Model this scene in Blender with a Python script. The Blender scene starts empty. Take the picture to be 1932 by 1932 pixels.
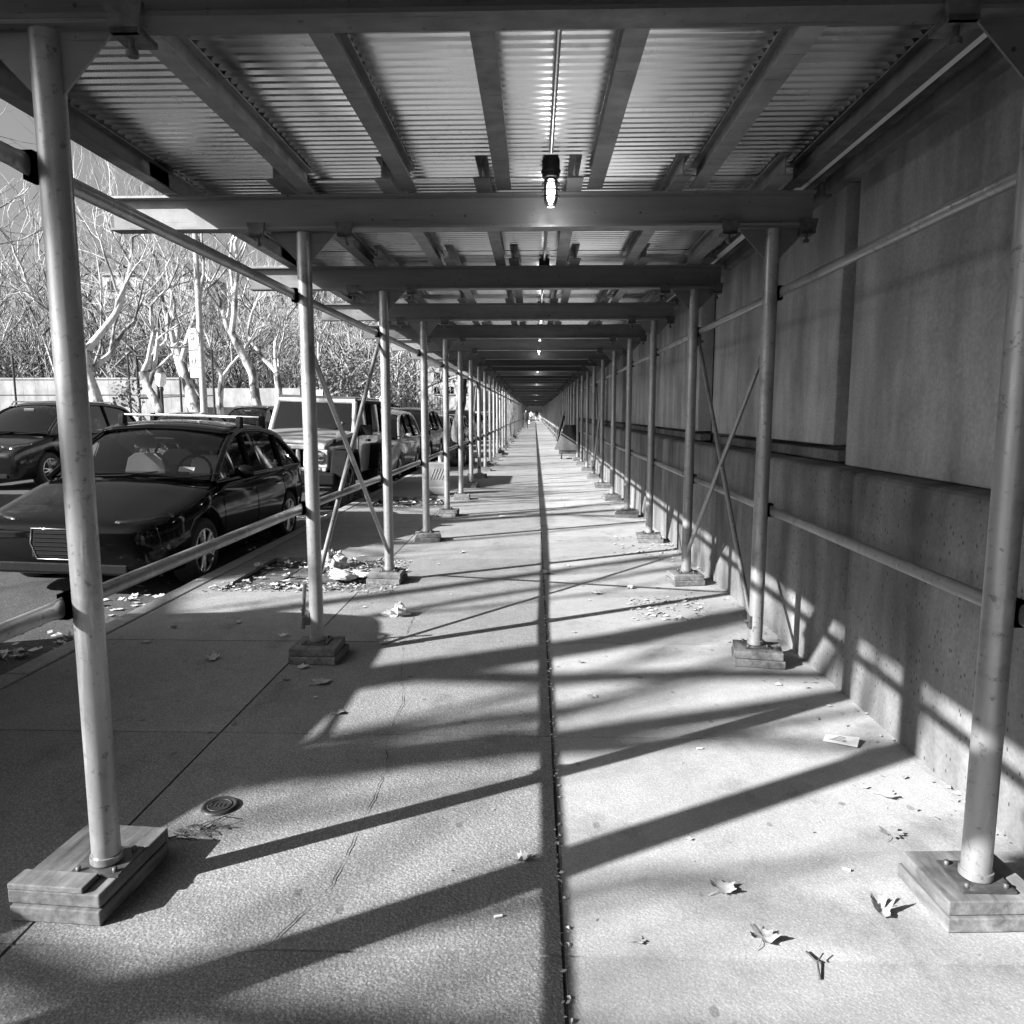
import bpy, bmesh, math, random
from mathutils import Vector, Matrix, noise
C = bpy.context.scene
COL = C.collection
R = math.radians
rnd = random.Random(7)

# ---------------------------------------------------------------- camera, world, sun, exposure
H = 1.45
cam_d = bpy.data.cameras.new('camera'); cam = bpy.data.objects.new('camera', cam_d); COL.objects.link(cam)
F_PX, W_PX = 1430.0, 1932.0
cam_d.sensor_width = 36.0; cam_d.lens = 36.0*F_PX/W_PX
cam_d.clip_start = 0.05; cam_d.clip_end = 3000
PITCH, YAW = R(7.49), R(1.708)
cam.location = (0, 0, H); cam.rotation_euler = (R(90)-PITCH, 0, YAW)
C.camera = cam
SUN_EL = R(28.6); SDX, SDY = 0.865, 0.502          # direction the light travels, on the ground
world = bpy.data.worlds.new('World'); C.world = world; world.use_nodes = True
wn = world.node_tree; wn.nodes.clear()
sky = wn.nodes.new('ShaderNodeTexSky'); sky.sky_type = 'NISHITA'; sky.sun_disc = False
sky.sun_elevation = SUN_EL; sky.sun_rotation = R(240); sky.air_density = 1.0; sky.dust_density = 4.0
bw = wn.nodes.new('ShaderNodeRGBToBW'); bgd = wn.nodes.new('ShaderNodeBackground'); bgd.inputs[1].default_value = 0.05
wo = wn.nodes.new('ShaderNodeOutputWorld')
wn.links.new(sky.outputs[0], bw.inputs[0]); wn.links.new(bw.outputs[0], bgd.inputs[0]); wn.links.new(bgd.outputs[0], wo.inputs[0])
sl = bpy.data.lights.new('sun', 'SUN'); sl.energy = 5.0; sl.angle = R(0.53); sl.color = (1, 1, 1)
so = bpy.data.objects.new('sun', sl); COL.objects.link(so)
ld = Vector((SDX*math.cos(SUN_EL), SDY*math.cos(SUN_EL), -math.sin(SUN_EL)))
so.rotation_euler = ld.to_track_quat('-Z', 'Y').to_euler(); so.location = (-20, -12, 20)
vs = C.view_settings; vs.view_transform = 'Standard'; vs.look = 'None'; vs.gamma = 1.0; vs.use_curve_mapping = False
vs.exposure = 1.7
C.render.engine = 'CYCLES'
cy = C.cycles; cy.use_denoising = True; cy.max_bounces = 8; cy.diffuse_bounces = 2; cy.glossy_bounces = 4
cy.transmission_bounces = 6; cy.transparent_max_bounces = 12; cy.caustics_reflective = False; cy.caustics_refractive = False
cy.sample_clamp_indirect = 6.0
try: cy.denoising_prefilter = 'ACCURATE'
except Exception: pass

# ---------------------------------------------------------------- materials
def g(v): return (v, v, v, 1)
class NT:
    def __init__(s, name):
        s.m = bpy.data.materials.new(name); s.m.use_nodes = True; s.t = s.m.node_tree; s.t.nodes.clear()
        s.o = s.n('OutputMaterial'); s.b = s.n('BsdfPrincipled'); s.l(s.b.outputs[0], s.o.inputs[0])
        s.tc = s.n('TexCoord'); s.oi = None
    def n(s, k, **kw):
        nd = s.t.nodes.new('ShaderNode'+k)
        for a, v in kw.items(): setattr(nd, a, v)
        return nd
    def l(s, a, b): s.t.links.new(a, b)
    def vec(s, scale=(1, 1, 1), world=False, offs=True):
        mp = s.n('Mapping'); mp.inputs['Scale'].default_value = scale
        if world:
            ge = s.n('NewGeometry'); s.l(ge.outputs['Position'], mp.inputs['Vector'])
        else:
            s.l(s.tc.outputs['Object'], mp.inputs['Vector'])
            if offs:
                if not s.oi: s.oi = s.n('ObjectInfo')
                cx = s.n('CombineXYZ'); mu = s.n('Math', operation='MULTIPLY'); mu.inputs[1].default_value = 37.0
                s.l(s.oi.outputs['Random'], mu.inputs[0])
                for i in range(3): s.l(mu.outputs[0], cx.inputs[i])
                s.l(cx.outputs[0], mp.inputs['Location'])
        return mp.outputs[0]
    def noise(s, v, scale, detail=4, rough=.55):
        t = s.n('TexNoise'); t.inputs['Scale'].default_value = scale; t.inputs['Detail'].default_value = detail
        t.inputs['Roughness'].default_value = rough; s.l(v, t.inputs['Vector']); return t.outputs[0]
    def vor(s, v, scale, feature='F1'):
        t = s.n('TexVoronoi'); t.feature = feature; t.inputs['Scale'].default_value = scale; s.l(v, t.inputs['Vector']); return t.outputs[0]
    def ramp(s, v, p0, p1, a=0.0, b=1.0):
        t = s.n('MapRange'); t.inputs[1].default_value = p0; t.inputs[2].default_value = p1
        t.inputs[3].default_value = a; t.inputs[4].default_value = b; s.l(v, t.inputs[0]); return t.outputs[0]
    def math(s, op, a, b):
        t = s.n('Math', operation=op)
        for i, q in enumerate((a, b)):
            if isinstance(q, (int, float)): t.inputs[i].default_value = q
            else: s.l(q, t.inputs[i])
        return t.outputs[0]
    def col(s, v): s.l(v, s.b.inputs['Base Color'])
    def bump(s, v, strength=.3, dist=.01):
        t = s.n('Bump'); t.inputs['Strength'].default_value = strength; t.inputs['Distance'].default_value = dist
        s.l(v, t.inputs['Height']); s.l(t.outputs[0], s.b.inputs['Normal'])
    def set(s, **kw):
        names = dict(rough='Roughness', metal='Metallic', coat='Coat Weight', spec='Specular IOR Level', trans='Transmission Weight', ior='IOR', alpha='Alpha')
        for k, v in kw.items(): s.b.inputs[names[k]].default_value = v
def plain(name, c, rough=.5, metal=0., coat=0., var=.0, scale=8, bump=0., bscale=60):
    t = NT(name); t.b.inputs['Base Color'].default_value = g(c); t.set(rough=rough, metal=metal, coat=coat)
    v = t.vec()
    if var:
        t.col(t.ramp(t.noise(v, scale, 5), .3, .7, c*(1-var), c*(1+var)))
        t.l(t.ramp(t.noise(v, scale*2.3, 4), .3, .7, max(.02, rough-.08), min(1, rough+.1)), t.b.inputs['Roughness'])
    if bump: t.bump(t.noise(v, bscale, 4), bump, .004)
    return t.m
def concrete(name, c, speck, grain=230, spots=True):
    t = NT(name); v = t.vec(world=True)
    big = t.ramp(t.noise(v, 1.1, 5, .6), .25, .75, .82, 1.12)
    mid = t.ramp(t.noise(v, 9, 5, .65), .25, .75, .88, 1.1)
    n1 = t.ramp(t.noise(v, grain, 2, .6), .3, .7, 1-speck, 1+speck)
    vo = t.ramp(t.vor(v, grain*.45), .0, .55, 1+speck*.9, 1-speck*.8)
    f = t.math('MULTIPLY', t.math('MULTIPLY', big, mid), t.math('MULTIPLY', n1, vo))
    blot = t.noise(t.vec((1, .7, 1), world=True), 3.2, 5, .7); f = t.math('MULTIPLY', f, t.ramp(blot, .54, .68, 1.0, .74))
    if spots:
        se = t.n('SeparateXYZ'); t.l(t.vec(world=True), se.inputs[0]); cb = t.n('CombineXYZ')      # every slab cast a little lighter or darker
        t.l(t.math('FLOOR', t.math('DIVIDE', t.math('SUBTRACT', se.outputs[1], 1.871), 1.392), 0), cb.inputs[1])
        t.l(t.math('FLOOR', t.math('DIVIDE', t.math('ADD', se.outputs[0], 1.43), 1.513), 0), cb.inputs[0])
        wn_ = t.n('TexWhiteNoise'); t.l(cb.outputs[0], wn_.inputs[0]); f = t.math('MULTIPLY', f, t.ramp(wn_.outputs[0], 0, 1, .86, 1.12))                                       # trodden gum and drips, irregularly scattered
        wv = t.vor(v, 2.3); sp = t.ramp(wv, .030, .040, .55, 1.0); f = t.math('MULTIPLY', f, sp)
        wv2 = t.vor(t.vec((1.3, .8, 1), world=True), 4.6); f = t.math('MULTIPLY', f, t.ramp(wv2, .06, .085, .66, 1.0))
    t.col(t.math('MULTIPLY', f, c)); t.set(rough=.88, spec=.25)
    t.bump(t.math('ADD', t.noise(v, grain*.6, 3), t.vor(v, grain*.4)), min(.6, speck*1.3), .0035)
    return t.m
def stained(name, c, dark, streak=True, rough=.85, pits=.0, bump=.3):
    t = NT(name); v = t.vec(world=True)
    a = t.ramp(t.noise(v, 1.6, 6, .65), .3, .7, .78, 1.2)
    f = t.math('MULTIPLY', a, t.ramp(t.noise(v, 60, 3), .3, .7, .86, 1.14))
    f = t.math('MULTIPLY', f, t.ramp(t.noise(v, 6, 6, .75), .54, .70, 1.0, .85))
    if streak:
        s_ = t.noise(t.vec((1, 1.5, .35), world=True), 1.8, 3, .55); f = t.math('MULTIPLY', f, t.ramp(s_, .35, .68, dark, 1.12))
        s2 = t.noise(t.vec((1, 4, .5), world=True), 2.1, 3, .5); f = t.math('MULTIPLY', f, t.ramp(s2, .3, .6, .88, 1.05))
    if pits:
        pv = t.vor(t.vec((1, 1, .55), world=True), 34); f = t.math('MULTIPLY', f, t.ramp(pv, .10, .2, 1-pits, 1.0))
    t.col(t.math('MULTIPLY', f, c)); t.set(rough=rough, spec=.25); t.bump(t.noise(v, 45, 5, .7), bump, .005)
    return t.m
def painted_steel(name, c, rust=.25, rough=.45, metal=.3):
    t = NT(name); v = t.vec(); vl = t.vec((.35, 2.2, 2.6))
    f = t.ramp(t.noise(vl, 2.2, 6, .65), .3, .7, .72, 1.22)
    sc = t.ramp(t.noise(t.vec((.4, 6, 14)), 5, 5, .7), .60, .72, 1.0, .30)
    sp = t.ramp(t.vor(v, 11), .05, .09, rust, 1.0)
    sp2 = t.ramp(t.noise(v, 26, 4, .7), .66, .70, 1.0, rust)
    f = t.math('MULTIPLY', t.math('MULTIPLY', f, sc), t.math('MULTIPLY', sp, sp2))
    f = t.math('MULTIPLY', f, t.ramp(t.oi.outputs['Random'], 0, 1, .55, 2.0))
    t.col(t.math('MULTIPLY', f, c)); t.set(metal=metal)
    t.l(t.ramp(t.noise(v, 12, 4), .3, .7, rough-.1, rough+.18), t.b.inputs['Roughness']); t.bump(t.noise(v, 70, 4), .15, .003)
    return t.m
def galvanised(name, c, rough=.32, metal=.9, stretch=(1, 1, .25)):
    t = NT(name); v = t.vec(); vl = t.vec(stretch)
    f = t.ramp(t.noise(vl, 7, 5, .65), .3, .7, .74, 1.15)
    f = t.math('MULTIPLY', f, t.ramp(t.noise(v, 38, 4, .7), .58, .68, 1.0, .5))
    f = t.math('MULTIPLY', f, t.ramp(t.noise(t.vec((9, 9, .8)), 3, 5, .7), .58, .70, 1.0, 1.5))
    f = t.math('MULTIPLY', f, t.ramp(t.noise(v, 3.1, 5, .7), .55, .68, 1.0, .62))
    t.col(t.math('MULTIPLY', f, c)); t.set(metal=metal)
    t.l(t.ramp(t.noise(vl, 15, 4), .3, .7, rough-.07, rough+.14), t.b.inputs['Roughness']); t.bump(t.noise(v, 55, 3), .06, .002)
    return t.m
def bark(name, lo, hi, scale=3.0):
    t = NT(name); v = t.vec((1, 1, .45))
    n = t.noise(v, scale, 4, .6); f = t.ramp(n, .44, .54, lo, hi)
    f = t.math('MULTIPLY', f, t.ramp(t.noise(v, 20, 4), .3, .7, .8, 1.2))
    t.col(f); t.set(rough=.9, spec=.2); t.bump(t.noise(v, 16, 5), .5, .02); return t.m
def glassy(name, tint=.75, alpha=.35, rough=.03):
    t = NT(name); t.t.nodes.remove(t.b)
    tr = t.n('BsdfTransparent'); tr.inputs[0].default_value = g(tint)
    gl = t.n('BsdfGlossy'); gl.inputs['Roughness'].default_value = rough; gl.inputs[0].default_value = g(.95)
    fr = t.n('Fresnel'); fr.inputs[0].default_value = 1.5; mx = t.n('MixShader')
    t.l(t.math('ADD', fr.outputs[0], alpha*.1), mx.inputs[0]); t.l(tr.outputs[0], mx.inputs[1]); t.l(gl.outputs[0], mx.inputs[2])
    t.l(mx.outputs[0], t.o.inputs[0]); return t.m
def emis(name, v):
    t = NT(name); t.b.inputs['Base Color'].default_value = g(.8)
    t.b.inputs['Emission Color'].default_value = g(1); t.b.inputs['Emission Strength'].default_value = v; return t.m

M = {}
M['agg'] = concrete('aggregate_concrete', .27, .36, 250)
M['conc'] = concrete('smooth_concrete', .36, .17, 260)
M['kerb'] = concrete('kerb_stone', .33, .25, 160, False)
M['asphalt'] = concrete('asphalt', .085, .45, 140, False)
M['joint'] = plain('joint_grit', .035, .95, var=.4, scale=40)
M['soil'] = concrete('soil', .05, .5, 60, False)
M['cobble'] = concrete('cobble_stone', .11, .3, 90, False)
M['parkground'] = concrete('park_ground', .20, .4, 6, False)
M['plinth'] = stained('plinth_stone', .21, .40, pits=.7)
M['panel'] = stained('panel_stone', .46, .58, bump=.15)
M['recess'] = stained('recess_stone', .13, .4)
M['beam'] = painted_steel('painted_beam', .135)
M['joist'] = painted_steel('painted_joist', .17, rust=.5, metal=.5, rough=.4)
M['pipe'] = galvanised('galvanised_pipe', .33, .36, .5)
M['rail'] = galvanised('rail_pipe_steel', .34, .38, .8, (.3, .3, .3))
M['deck'] = None
t = NT('corrugated_zinc'); v = t.vec(world=True); f = t.math('MULTIPLY', t.ramp(t.noise(v, .9, 4), .3, .7, .74, .93), t.ramp(t.noise(v, 9, 4, .65), .62, .75, 1.0, .72))
t.col(f); t.set(metal=1.0); t.l(t.ramp(t.noise(v, 1.7, 3), .3, .7, .14, .30), t.b.inputs['Roughness']); M['deck'] = t.m
M['castiron'] = plain('cast_iron', .05, .5, .5, var=.4, scale=20, bump=.3)
M['clamp'] = plain('clamp_iron', .10, .55, .6, var=.4, scale=30)
M['conduit'] = plain('zinc_conduit', .55, .3, .9, var=.1, scale=12)
M['lampbody'] = plain('lamp_housing', .03, .45, .3, var=.2, scale=20)
M['lampglass'] = glassy('lamp_glass', .9, .3)
M['bulb'] = emis('lit_bulb', 3.5)
M['wood'] = None
t = NT('timber'); v = t.vec((1, .12, 1)); t.col(t.math('MULTIPLY', t.ramp(t.noise(v, 30, 5, .7), .3, .7, .07, .24), t.ramp(t.noise(t.vec(), 5, 5, .7), .3, .7, .45, 1.3)))
t.set(rough=.85); t.bump(t.noise(v, 40, 4), .3, .004); M['wood'] = t.m
M['blackpaint'] = plain('black_car_paint', .003, .06, 0, 0); M['blackpaint'].node_tree.nodes['Principled BSDF'].inputs['Specular IOR Level'].default_value = .22
M['darkpaint'] = plain('dark_car_paint', .015, .15, .3, .2)
M['greypaint'] = plain('grey_car_paint', .12, .25, .5, 1.0)
M['silverpaint'] = plain('silver_car_paint', .42, .28, .6, 1.0)
M['palepaint'] = plain('pale_car_paint', .45, .32, .1, 1.0)
M['chrome'] = plain('chrome', .8, .12, 1.0)
M['alu'] = plain('brushed_aluminium', .75, .3, .9, var=.05)
M['rubber'] = plain('tyre_rubber', .018, .8, var=.3, scale=20)
M['plastic'] = plain('black_plastic', .006, .75, var=.2, scale=20); M['plastic'].node_tree.nodes['Principled BSDF'].inputs['Specular IOR Level'].default_value = .15
M['carglass'] = glassy('car_glass', .85, .1)
M['darkglass'] = glassy('tinted_glass', .12, .5)
M['lens'] = glassy('lamp_lens', .8, .6)
M['seatlight'] = plain('pale_seat_cloth', .55, .8, var=.05)
M['seatdark'] = plain('dark_seat_cloth', .03, .8)
M['white'] = plain('white_paint', .75, .5, var=.06, scale=15)
M['paper'] = plain('paper_sticker', .7, .6)
M['bag'] = plain('white_plastic_bag', .5, .35, 0, .2, var=.08, scale=10, bump=.6, bscale=25)
M['blackbag'] = plain('black_plastic_bag', .015, .3, 0, .4, bump=.8, bscale=20)
M['tarp'] = plain('grey_tarp', .05, .9, var=.15, scale=8, bump=.5, bscale=14)
M['bark'] = bark('plane_bark', .10, .40)
M['barkdark'] = bark('dark_bark', .035, .10, 6)
M['twig'] = bark('twig_bark', .10, .46, 1.2)
M['leaf'] = plain('dry_leaf', .30, .7, var=.3, scale=30)
M['leafpale'] = plain('pale_dry_leaf', .48, .65, var=.15, scale=30)
M['leafgreen'] = plain('tree_leaf', .10, .6, var=.5, scale=5)
M['fence'] = plain('black_iron', .02, .5, .3)
M['pale'] = stained('pale_render', .30, .8, rough=.9, bump=.05)
M['brick'] = stained('brick_facade', .40, .7, rough=.9, bump=.1)
M['bigpole'] = plain('pale_pole_paint', .30, .5, .2, var=.1, scale=5)
M['skin'] = plain('skin', .38, .6); M['coatdark'] = plain('dark_coat', .02, .85); M['coatpale'] = plain('pale_coat', .6, .85)
M['jeans'] = plain('denim', .06, .85); M['hair'] = plain('hair', .03, .7)
M['block'] = stained('weathered_block', .26, .6, pits=.3)

# ---------------------------------------------------------------- mesh helpers
class MB:
    def __init__(s): s.v = []; s.f = []; s.sm = []
    def add(s, vs_, fs, smooth=False):
        o = len(s.v); s.v += [tuple(p) for p in vs_]; s.f += [tuple(i+o for i in q) for q in fs]; s.sm += [smooth]*len(fs)
    def box(s, x0, x1, y0, y1, z0, z1, mat=None):
        p = [Vector((x, y, z)) for z in (z0, z1) for y in (y0, y1) for x in (x0, x1)]
        if mat: p = [mat @ q for q in p]
        s.add(p, [(0, 2, 3, 1), (4, 5, 7, 6), (0, 1, 5, 4), (2, 6, 7, 3), (0, 4, 6, 2), (1, 3, 7, 5)])
    def cbox(s, c, d, mat=None):
        s.box(c[0]-d[0]/2, c[0]+d[0]/2, c[1]-d[1]/2, c[1]+d[1]/2, c[2]-d[2]/2, c[2]+d[2]/2, mat)
    def tube(s, pts, rad, n=10, caps=True, flat=None):
        pts = [Vector(p) for p in pts]; m = len(pts)
        if not isinstance(rad, (list, tuple)): rad = [rad]*m
        rings = []; up = None
        for i in range(m):
            t = (pts[min(i+1, m-1)]-pts[max(i-1, 0)]).normalized()
            if up is None: up = Vector((0, 0, 1)) if abs(t.z) < .9 else Vector((1, 0, 0))
            a = t.cross(up)
            if a.length < 1e-4: a = t.orthogonal()
            a.normalize(); b = a.cross(t).normalized(); up = b
            fl = flat[i] if flat else (1, 1)
            rings.append([pts[i]+a*(math.cos(2*math.pi*k/n)*rad[i]*fl[0])+b*(math.sin(2*math.pi*k/n)*rad[i]*fl[1]) for k in range(n)])
        vs_ = [q for r_ in rings for q in r_]; fs = []
        for i in range(m-1):
            for k in range(n): fs.append((i*n+k, i*n+(k+1) % n, (i+1)*n+(k+1) % n, (i+1)*n+k))
        s.add(vs_, fs, True)
        if caps:
            s.add(rings[0], [tuple(range(n))]); s.add(rings[-1], [tuple(reversed(range(n)))])
    def lathe(s, prof, n=20, mat=None, smooth=True):          # prof (r, z) about z
        vs_ = []; m = len(prof)
        for r_, z in prof:
            for k in range(n): vs_.append(Vector((r_*math.cos(2*math.pi*k/n), r_*math.sin(2*math.pi*k/n), z)))
        if mat: vs_ = [mat @ q for q in vs_]
        fs = [(i*n+k, i*n+(k+1) % n, (i+1)*n+(k+1) % n, (i+1)*n+k) for i in range(m-1) for k in range(n)]
        s.add(vs_, fs, smooth)
    def prism(s, poly, a0, a1, axis='x', mat=None):
        def P(u, w, a): return {'x': (a, u, w), 'y': (u, a, w), 'z': (u, w, a)}[axis]
        n = len(poly); vs_ = [Vector(P(u, w, a0)) for u, w in poly]+[Vector(P(u, w, a1)) for u, w in poly]
        if mat: vs_ = [mat @ q for q in vs_]
        s.add(vs_, [tuple(range(n)), tuple(reversed(range(n, 2*n)))]+[(i, i+n, (i+1) % n+n, (i+1) % n) for i in range(n)])
    def ell(s, c, r_, n=12, m=8, mat=None, jit=0, rg=None):
        vs_ = []; c = Vector(c)
        for i in range(m+1):
            th = math.pi*i/m
            for k in range(n):
                ph = 2*math.pi*k/n; q = 1+(rg.uniform(-jit, jit) if rg and 0 < i < m else 0)
                vs_.append(c+Vector((r_[0]*math.sin(th)*math.cos(ph)*q, r_[1]*math.sin(th)*math.sin(ph)*q, r_[2]*math.cos(th))))
        if mat: vs_ = [mat @ q for q in vs_]
        s.add(vs_, [(i*n+k, (i+1)*n+k, (i+1)*n+(k+1) % n, i*n+(k+1) % n) for i in range(m) for k in range(n)], True)
    def grid(s, fn, nu, nv, smooth=True):
        vs_ = [Vector(fn(i/nu, j/nv)) for i in range(nu+1) for j in range(nv+1)]
        s.add(vs_, [(i*(nv+1)+j, (i+1)*(nv+1)+j, (i+1)*(nv+1)+j+1, i*(nv+1)+j+1) for i in range(nu) for j in range(nv)], smooth)
    def build(s, name, mat, parent=None, bevel=0, seg=2, fix=True, solid=0):
        me = bpy.data.meshes.new(name); me.from_pydata(s.v, [], s.f)
        me.polygons.foreach_set('use_smooth', s.sm)
        if fix:
            bm = bmesh.new(); bm.from_mesh(me); bmesh.ops.recalc_face_normals(bm, faces=bm.faces); bm.to_mesh(me); bm.free()
        me.materials.append(mat); me.update()
        o = bpy.data.objects.new(name, me); COL.objects.link(o)
        if parent: o.parent = parent
        if solid:
            q = o.modifiers.new('solid', 'SOLIDIFY'); q.thickness = solid
        if bevel:
            q = o.modifiers.new('bevel', 'BEVEL'); q.width = bevel; q.segments = seg; q.limit_method = 'ANGLE'; q.angle_limit = R(40)
        return o
def tag(o, label, cat, group=None):
    o['label'] = label; o['category'] = cat
    if group: o['group'] = group
    return o
def kind(o, k='structure', label=None, cat=None):
    o['kind'] = k
    if label: o['label'] = label
    if cat: o['category'] = cat
    return o
def thing(name, label, cat, loc=(0, 0, 0), rz=0, group=None):
    o = bpy.data.objects.new(name, None); COL.objects.link(o); o.location = loc; o.rotation_euler = (0, 0, rz)
    o.empty_display_size = .1
    return tag(o, label, cat, group)
def dup(root, loc, label, rot=None, group=None, name=None):
    r_ = root.copy(); COL.objects.link(r_); r_.location = loc
    if rot is not None: r_.rotation_euler = rot
    if label: r_['label'] = label
    if group: r_['group'] = group
    for ch in list(root.children):
        c = ch.copy(); COL.objects.link(c); c.parent = r_
        for g2 in ch.children:
            d = g2.copy(); COL.objects.link(d); d.parent = c
    return r_
ORD = ['zeroth', 'first', 'second', 'third', 'fourth', 'fifth', 'sixth', 'seventh', 'eighth', 'ninth', 'tenth', 'eleventh', 'twelfth',
       'thirteenth', 'fourteenth', 'fifteenth', 'sixteenth', 'seventeenth', 'eighteenth', 'nineteenth', 'twentieth']
def ordn(n):
    if n <= 20: return ORD[n]
    t_ = {2: 'twenty', 3: 'thirty', 4: 'forty', 5: 'fifty', 6: 'sixty', 7: 'seventy'}; e = {2: 'twentieth', 3: 'thirtieth', 4: 'fortieth', 5: 'fiftieth', 6: 'sixtieth', 7: 'seventieth'}
    return e[n//10] if n % 10 == 0 else t_[n//10]+'-'+ORD[n % 10]

# ---------------------------------------------------------------- ground, road, pavements
KX = -2.81                                     # pavement edge of the kerb
b = MB(); b.add([(-1500, -400, -.4), (1500, -400, -.4), (1500, 2500, -.4), (-1500, 2500, -.4)], [(0, 1, 2, 3)]); kind(b.build('ground', M['parkground']))
road_prof = [(-2.96, -.15), (-3.2, -.148), (-5, -.09), (-7.2, -.02), (-9.5, -.03), (-11.6, -.06)]
def road_z(x):
    x = min(-2.96, max(-11.6, x))
    for (a, za), (c, zc) in zip(road_prof, road_prof[1:]):
        if c <= x <= a: return za+(zc-za)*(x-a)/(c-a)
    return -.15
b = MB(); ys = [-40+12*i for i in range(32)]
vv = [(x, y, z) for x, z in road_prof for y in ys]; n = len(ys)
b.add(vv, [(i*n+j, i*n+j+1, (i+1)*n+j+1, (i+1)*n+j) for i in range(len(road_prof)-1) for j in range(n-1)], True)
kind(b.build('road', M['asphalt']))
# kerb stones, gutter joint
b = MB(); y = -20.0
while y < 200:
    b.box(-2.965, KX-.012, y+.004, y+2.4-.004, -.38, .004); y += 2.4
kind(b.build('kerb', M['kerb'], bevel=.012))
b = MB(); b.box(-11.75, -11.6, -40, 330, -.38, .09); kind(b.build('kerb', M['kerb'], bevel=.02))
b = MB(); b.box(-2.83, 1.75, -20, 200, -.38, -.052); kind(b.build('pavement_bedding', M['joint']))
JY = [1.871+1.392*i for i in range(-14, 140)]
PIT1 = (-2.60, -1.43, 6.045, 7.44); PIT2 = (-2.60, -1.43, 11.61, 13.0)
def slabs(x0, x1, mat, skip=None, gap=.006):
    b = MB()
    for i in range(len(JY)-1):
        if skip and skip(x0, x1, JY[i]): continue
        j = rnd.uniform(-.0015, .0015)
        b.box(x0+gap, x1-gap, JY[i]+.005, JY[i+1]-.005, -.06, j)
    return b
PITROWS = [3, 7, 16, 26]
def is_pit(x0, x1, y): return any(abs(y-(1.871+1.392*k)) < .1 for k in PITROWS)
b = slabs(KX, -1.43, None, is_pit)
for k in PITROWS:
    y = 1.871+1.392*k; b.box(KX+.005, -2.6, y+.004, y+1.388, -.03, 0)
kind(b.build('sidewalk', M['agg']))
b = slabs(-1.43, .082, None, gap=.004); kind(b.build('sidewalk', M['agg']))
b = slabs(.084, 1.70, None, gap=.004); kind(b.build('sidewalk', M['conc']))
for q, k in enumerate(PITROWS):
    y = 1.871+1.392*k
    b = MB()
    def soilf(u, v_):
        x_, y_ = -2.6+1.17*u, y+1.39*v_
        return (x_, y_, -.05+.06*noise.noise(Vector((x_*3, y_*3, q))))
    b.grid(soilf, 20, 24); kind(b.build('soil', M['soil']))
    b = MB()
    for i in range(4):
        for j in range(3 if q else 5):
            if rnd.random() < .25: continue
            x_, y_ = -2.45+.26*i, y+.12+.17*j
            b.box(x_, x_+.24, y_, y_+.15, -.06, -.012+rnd.uniform(-.012, .008))
    kind(b.build('tree_pit_paving', M['cobble'], bevel=.012))
# far side
b = MB(); b.box(-16, -11.75, -40, 330, -.38, .08); kind(b.build('far_sidewalk', M['conc']))
b = MB()
def parkf(u, v_):
    x_, y_ = -16-160*u, -60+400*v_
    rise = max(0, y_-62)/100*(1+.4*u); rise = min(rise, 1.6)
    return (x_, y_, .06+14*rise*rise*(.6+.4*u)*min(1, u*6)+.15*noise.noise(Vector((x_*.1, y_*.1, 0)))*min(1, max(0, (y_-50)/20)))
b.grid(parkf, 30, 60); kind(b.build('park_ground', M['parkground']))
# cracks and long construction joint
def crack(pts, w, seed):
    r_ = random.Random(seed); b = MB(); P_ = []
    for (x0, y0), (x1, y1) in zip(pts, pts[1:]):
        k = max(2, int(math.hypot(x1-x0, y1-y0)/.035))
        for i in range(k):
            t_ = i/k; P_.append((x0+(x1-x0)*t_+r_.gauss(0, .003), y0+(y1-y0)*t_+r_.gauss(0, .003), w*r_.choice((.15, .4, .8, 1.3))))
    vs_ = []
    for x_, y_, w_ in P_: vs_ += [(x_-w_, y_, .0045), (x_+w_, y_, .0045)]
    b.add(vs_, [(2*i, 2*i+1, 2*i+3, 2*i+2) for i in range(len(P_)-1)]); return kind(b.build('pavement_crack', M['joint'], fix=False))
crack([(-.73, 1.86), (-.62, 2.15), (-.61, 2.45), (-.60, 2.9), (-.66, 3.25), (-.66, 3.65), (-.72, 3.95), (-.83, 4.65), (-.86, 5.3)], .0016, 3)
# long joint: grit-filled strip, wavering a little, wider near
r_ = random.Random(5); b = MB(); vs_ = []; y = 1.2; k = 0
while y < 90:
    w_ = .0025*r_.uniform(.5, 1.5); c_ = .084+.006*noise.noise(Vector((y*1.3, 0, 0)))
    vs_ += [(c_-w_, y, .0042), (c_+w_, y, .0042)]; y += .05 if y < 12 else .4; k += 1
b.add(vs_, [(2*i, 2*i+1, 2*i+3, 2*i+2) for i in range(k-1)]); kind(b.build('pavement_joint', M['joint'], fix=False))

# ---------------------------------------------------------------- building wall on the right
def wx(y): return -.020*(min(max(y, 2.9), 8.5)-2.9)+.012
def warp(o):
    for v_ in o.data.vertices: v_.co.x += wx(v_.co.y)
wall = thing('building', 'long stone building wall with dark stained plinth and tall vertical slabs beside the shed', 'building', (0, 0, 0))
b = MB(); y = -14.3
while y < 170:
    b.box(1.62, 1.86, y+.003, y+1.30-.003, -.3, 1.15)
    y += 1.30
o = b.build('plinth', M['plinth'], wall, bevel=.035, seg=3); warp(o)
b = MB(); yy = [-14.0, 2.9, 8.5, 171.0]; b.prism([(1.665+wx(q), q) for q in yy]+[(1.85+wx(q), q) for q in reversed(yy)], -.3, 1.12, 'z'); b.build('plinth_joint', M['joint'], wall)
b = MB(); b.box(1.99, 14, -16, 172, -.3, 9); o = b.build('wall', M['recess'], wall)
y = 4.70-3.55*5; b = MB(); b2 = MB(); b3 = MB(); i = 0
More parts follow.
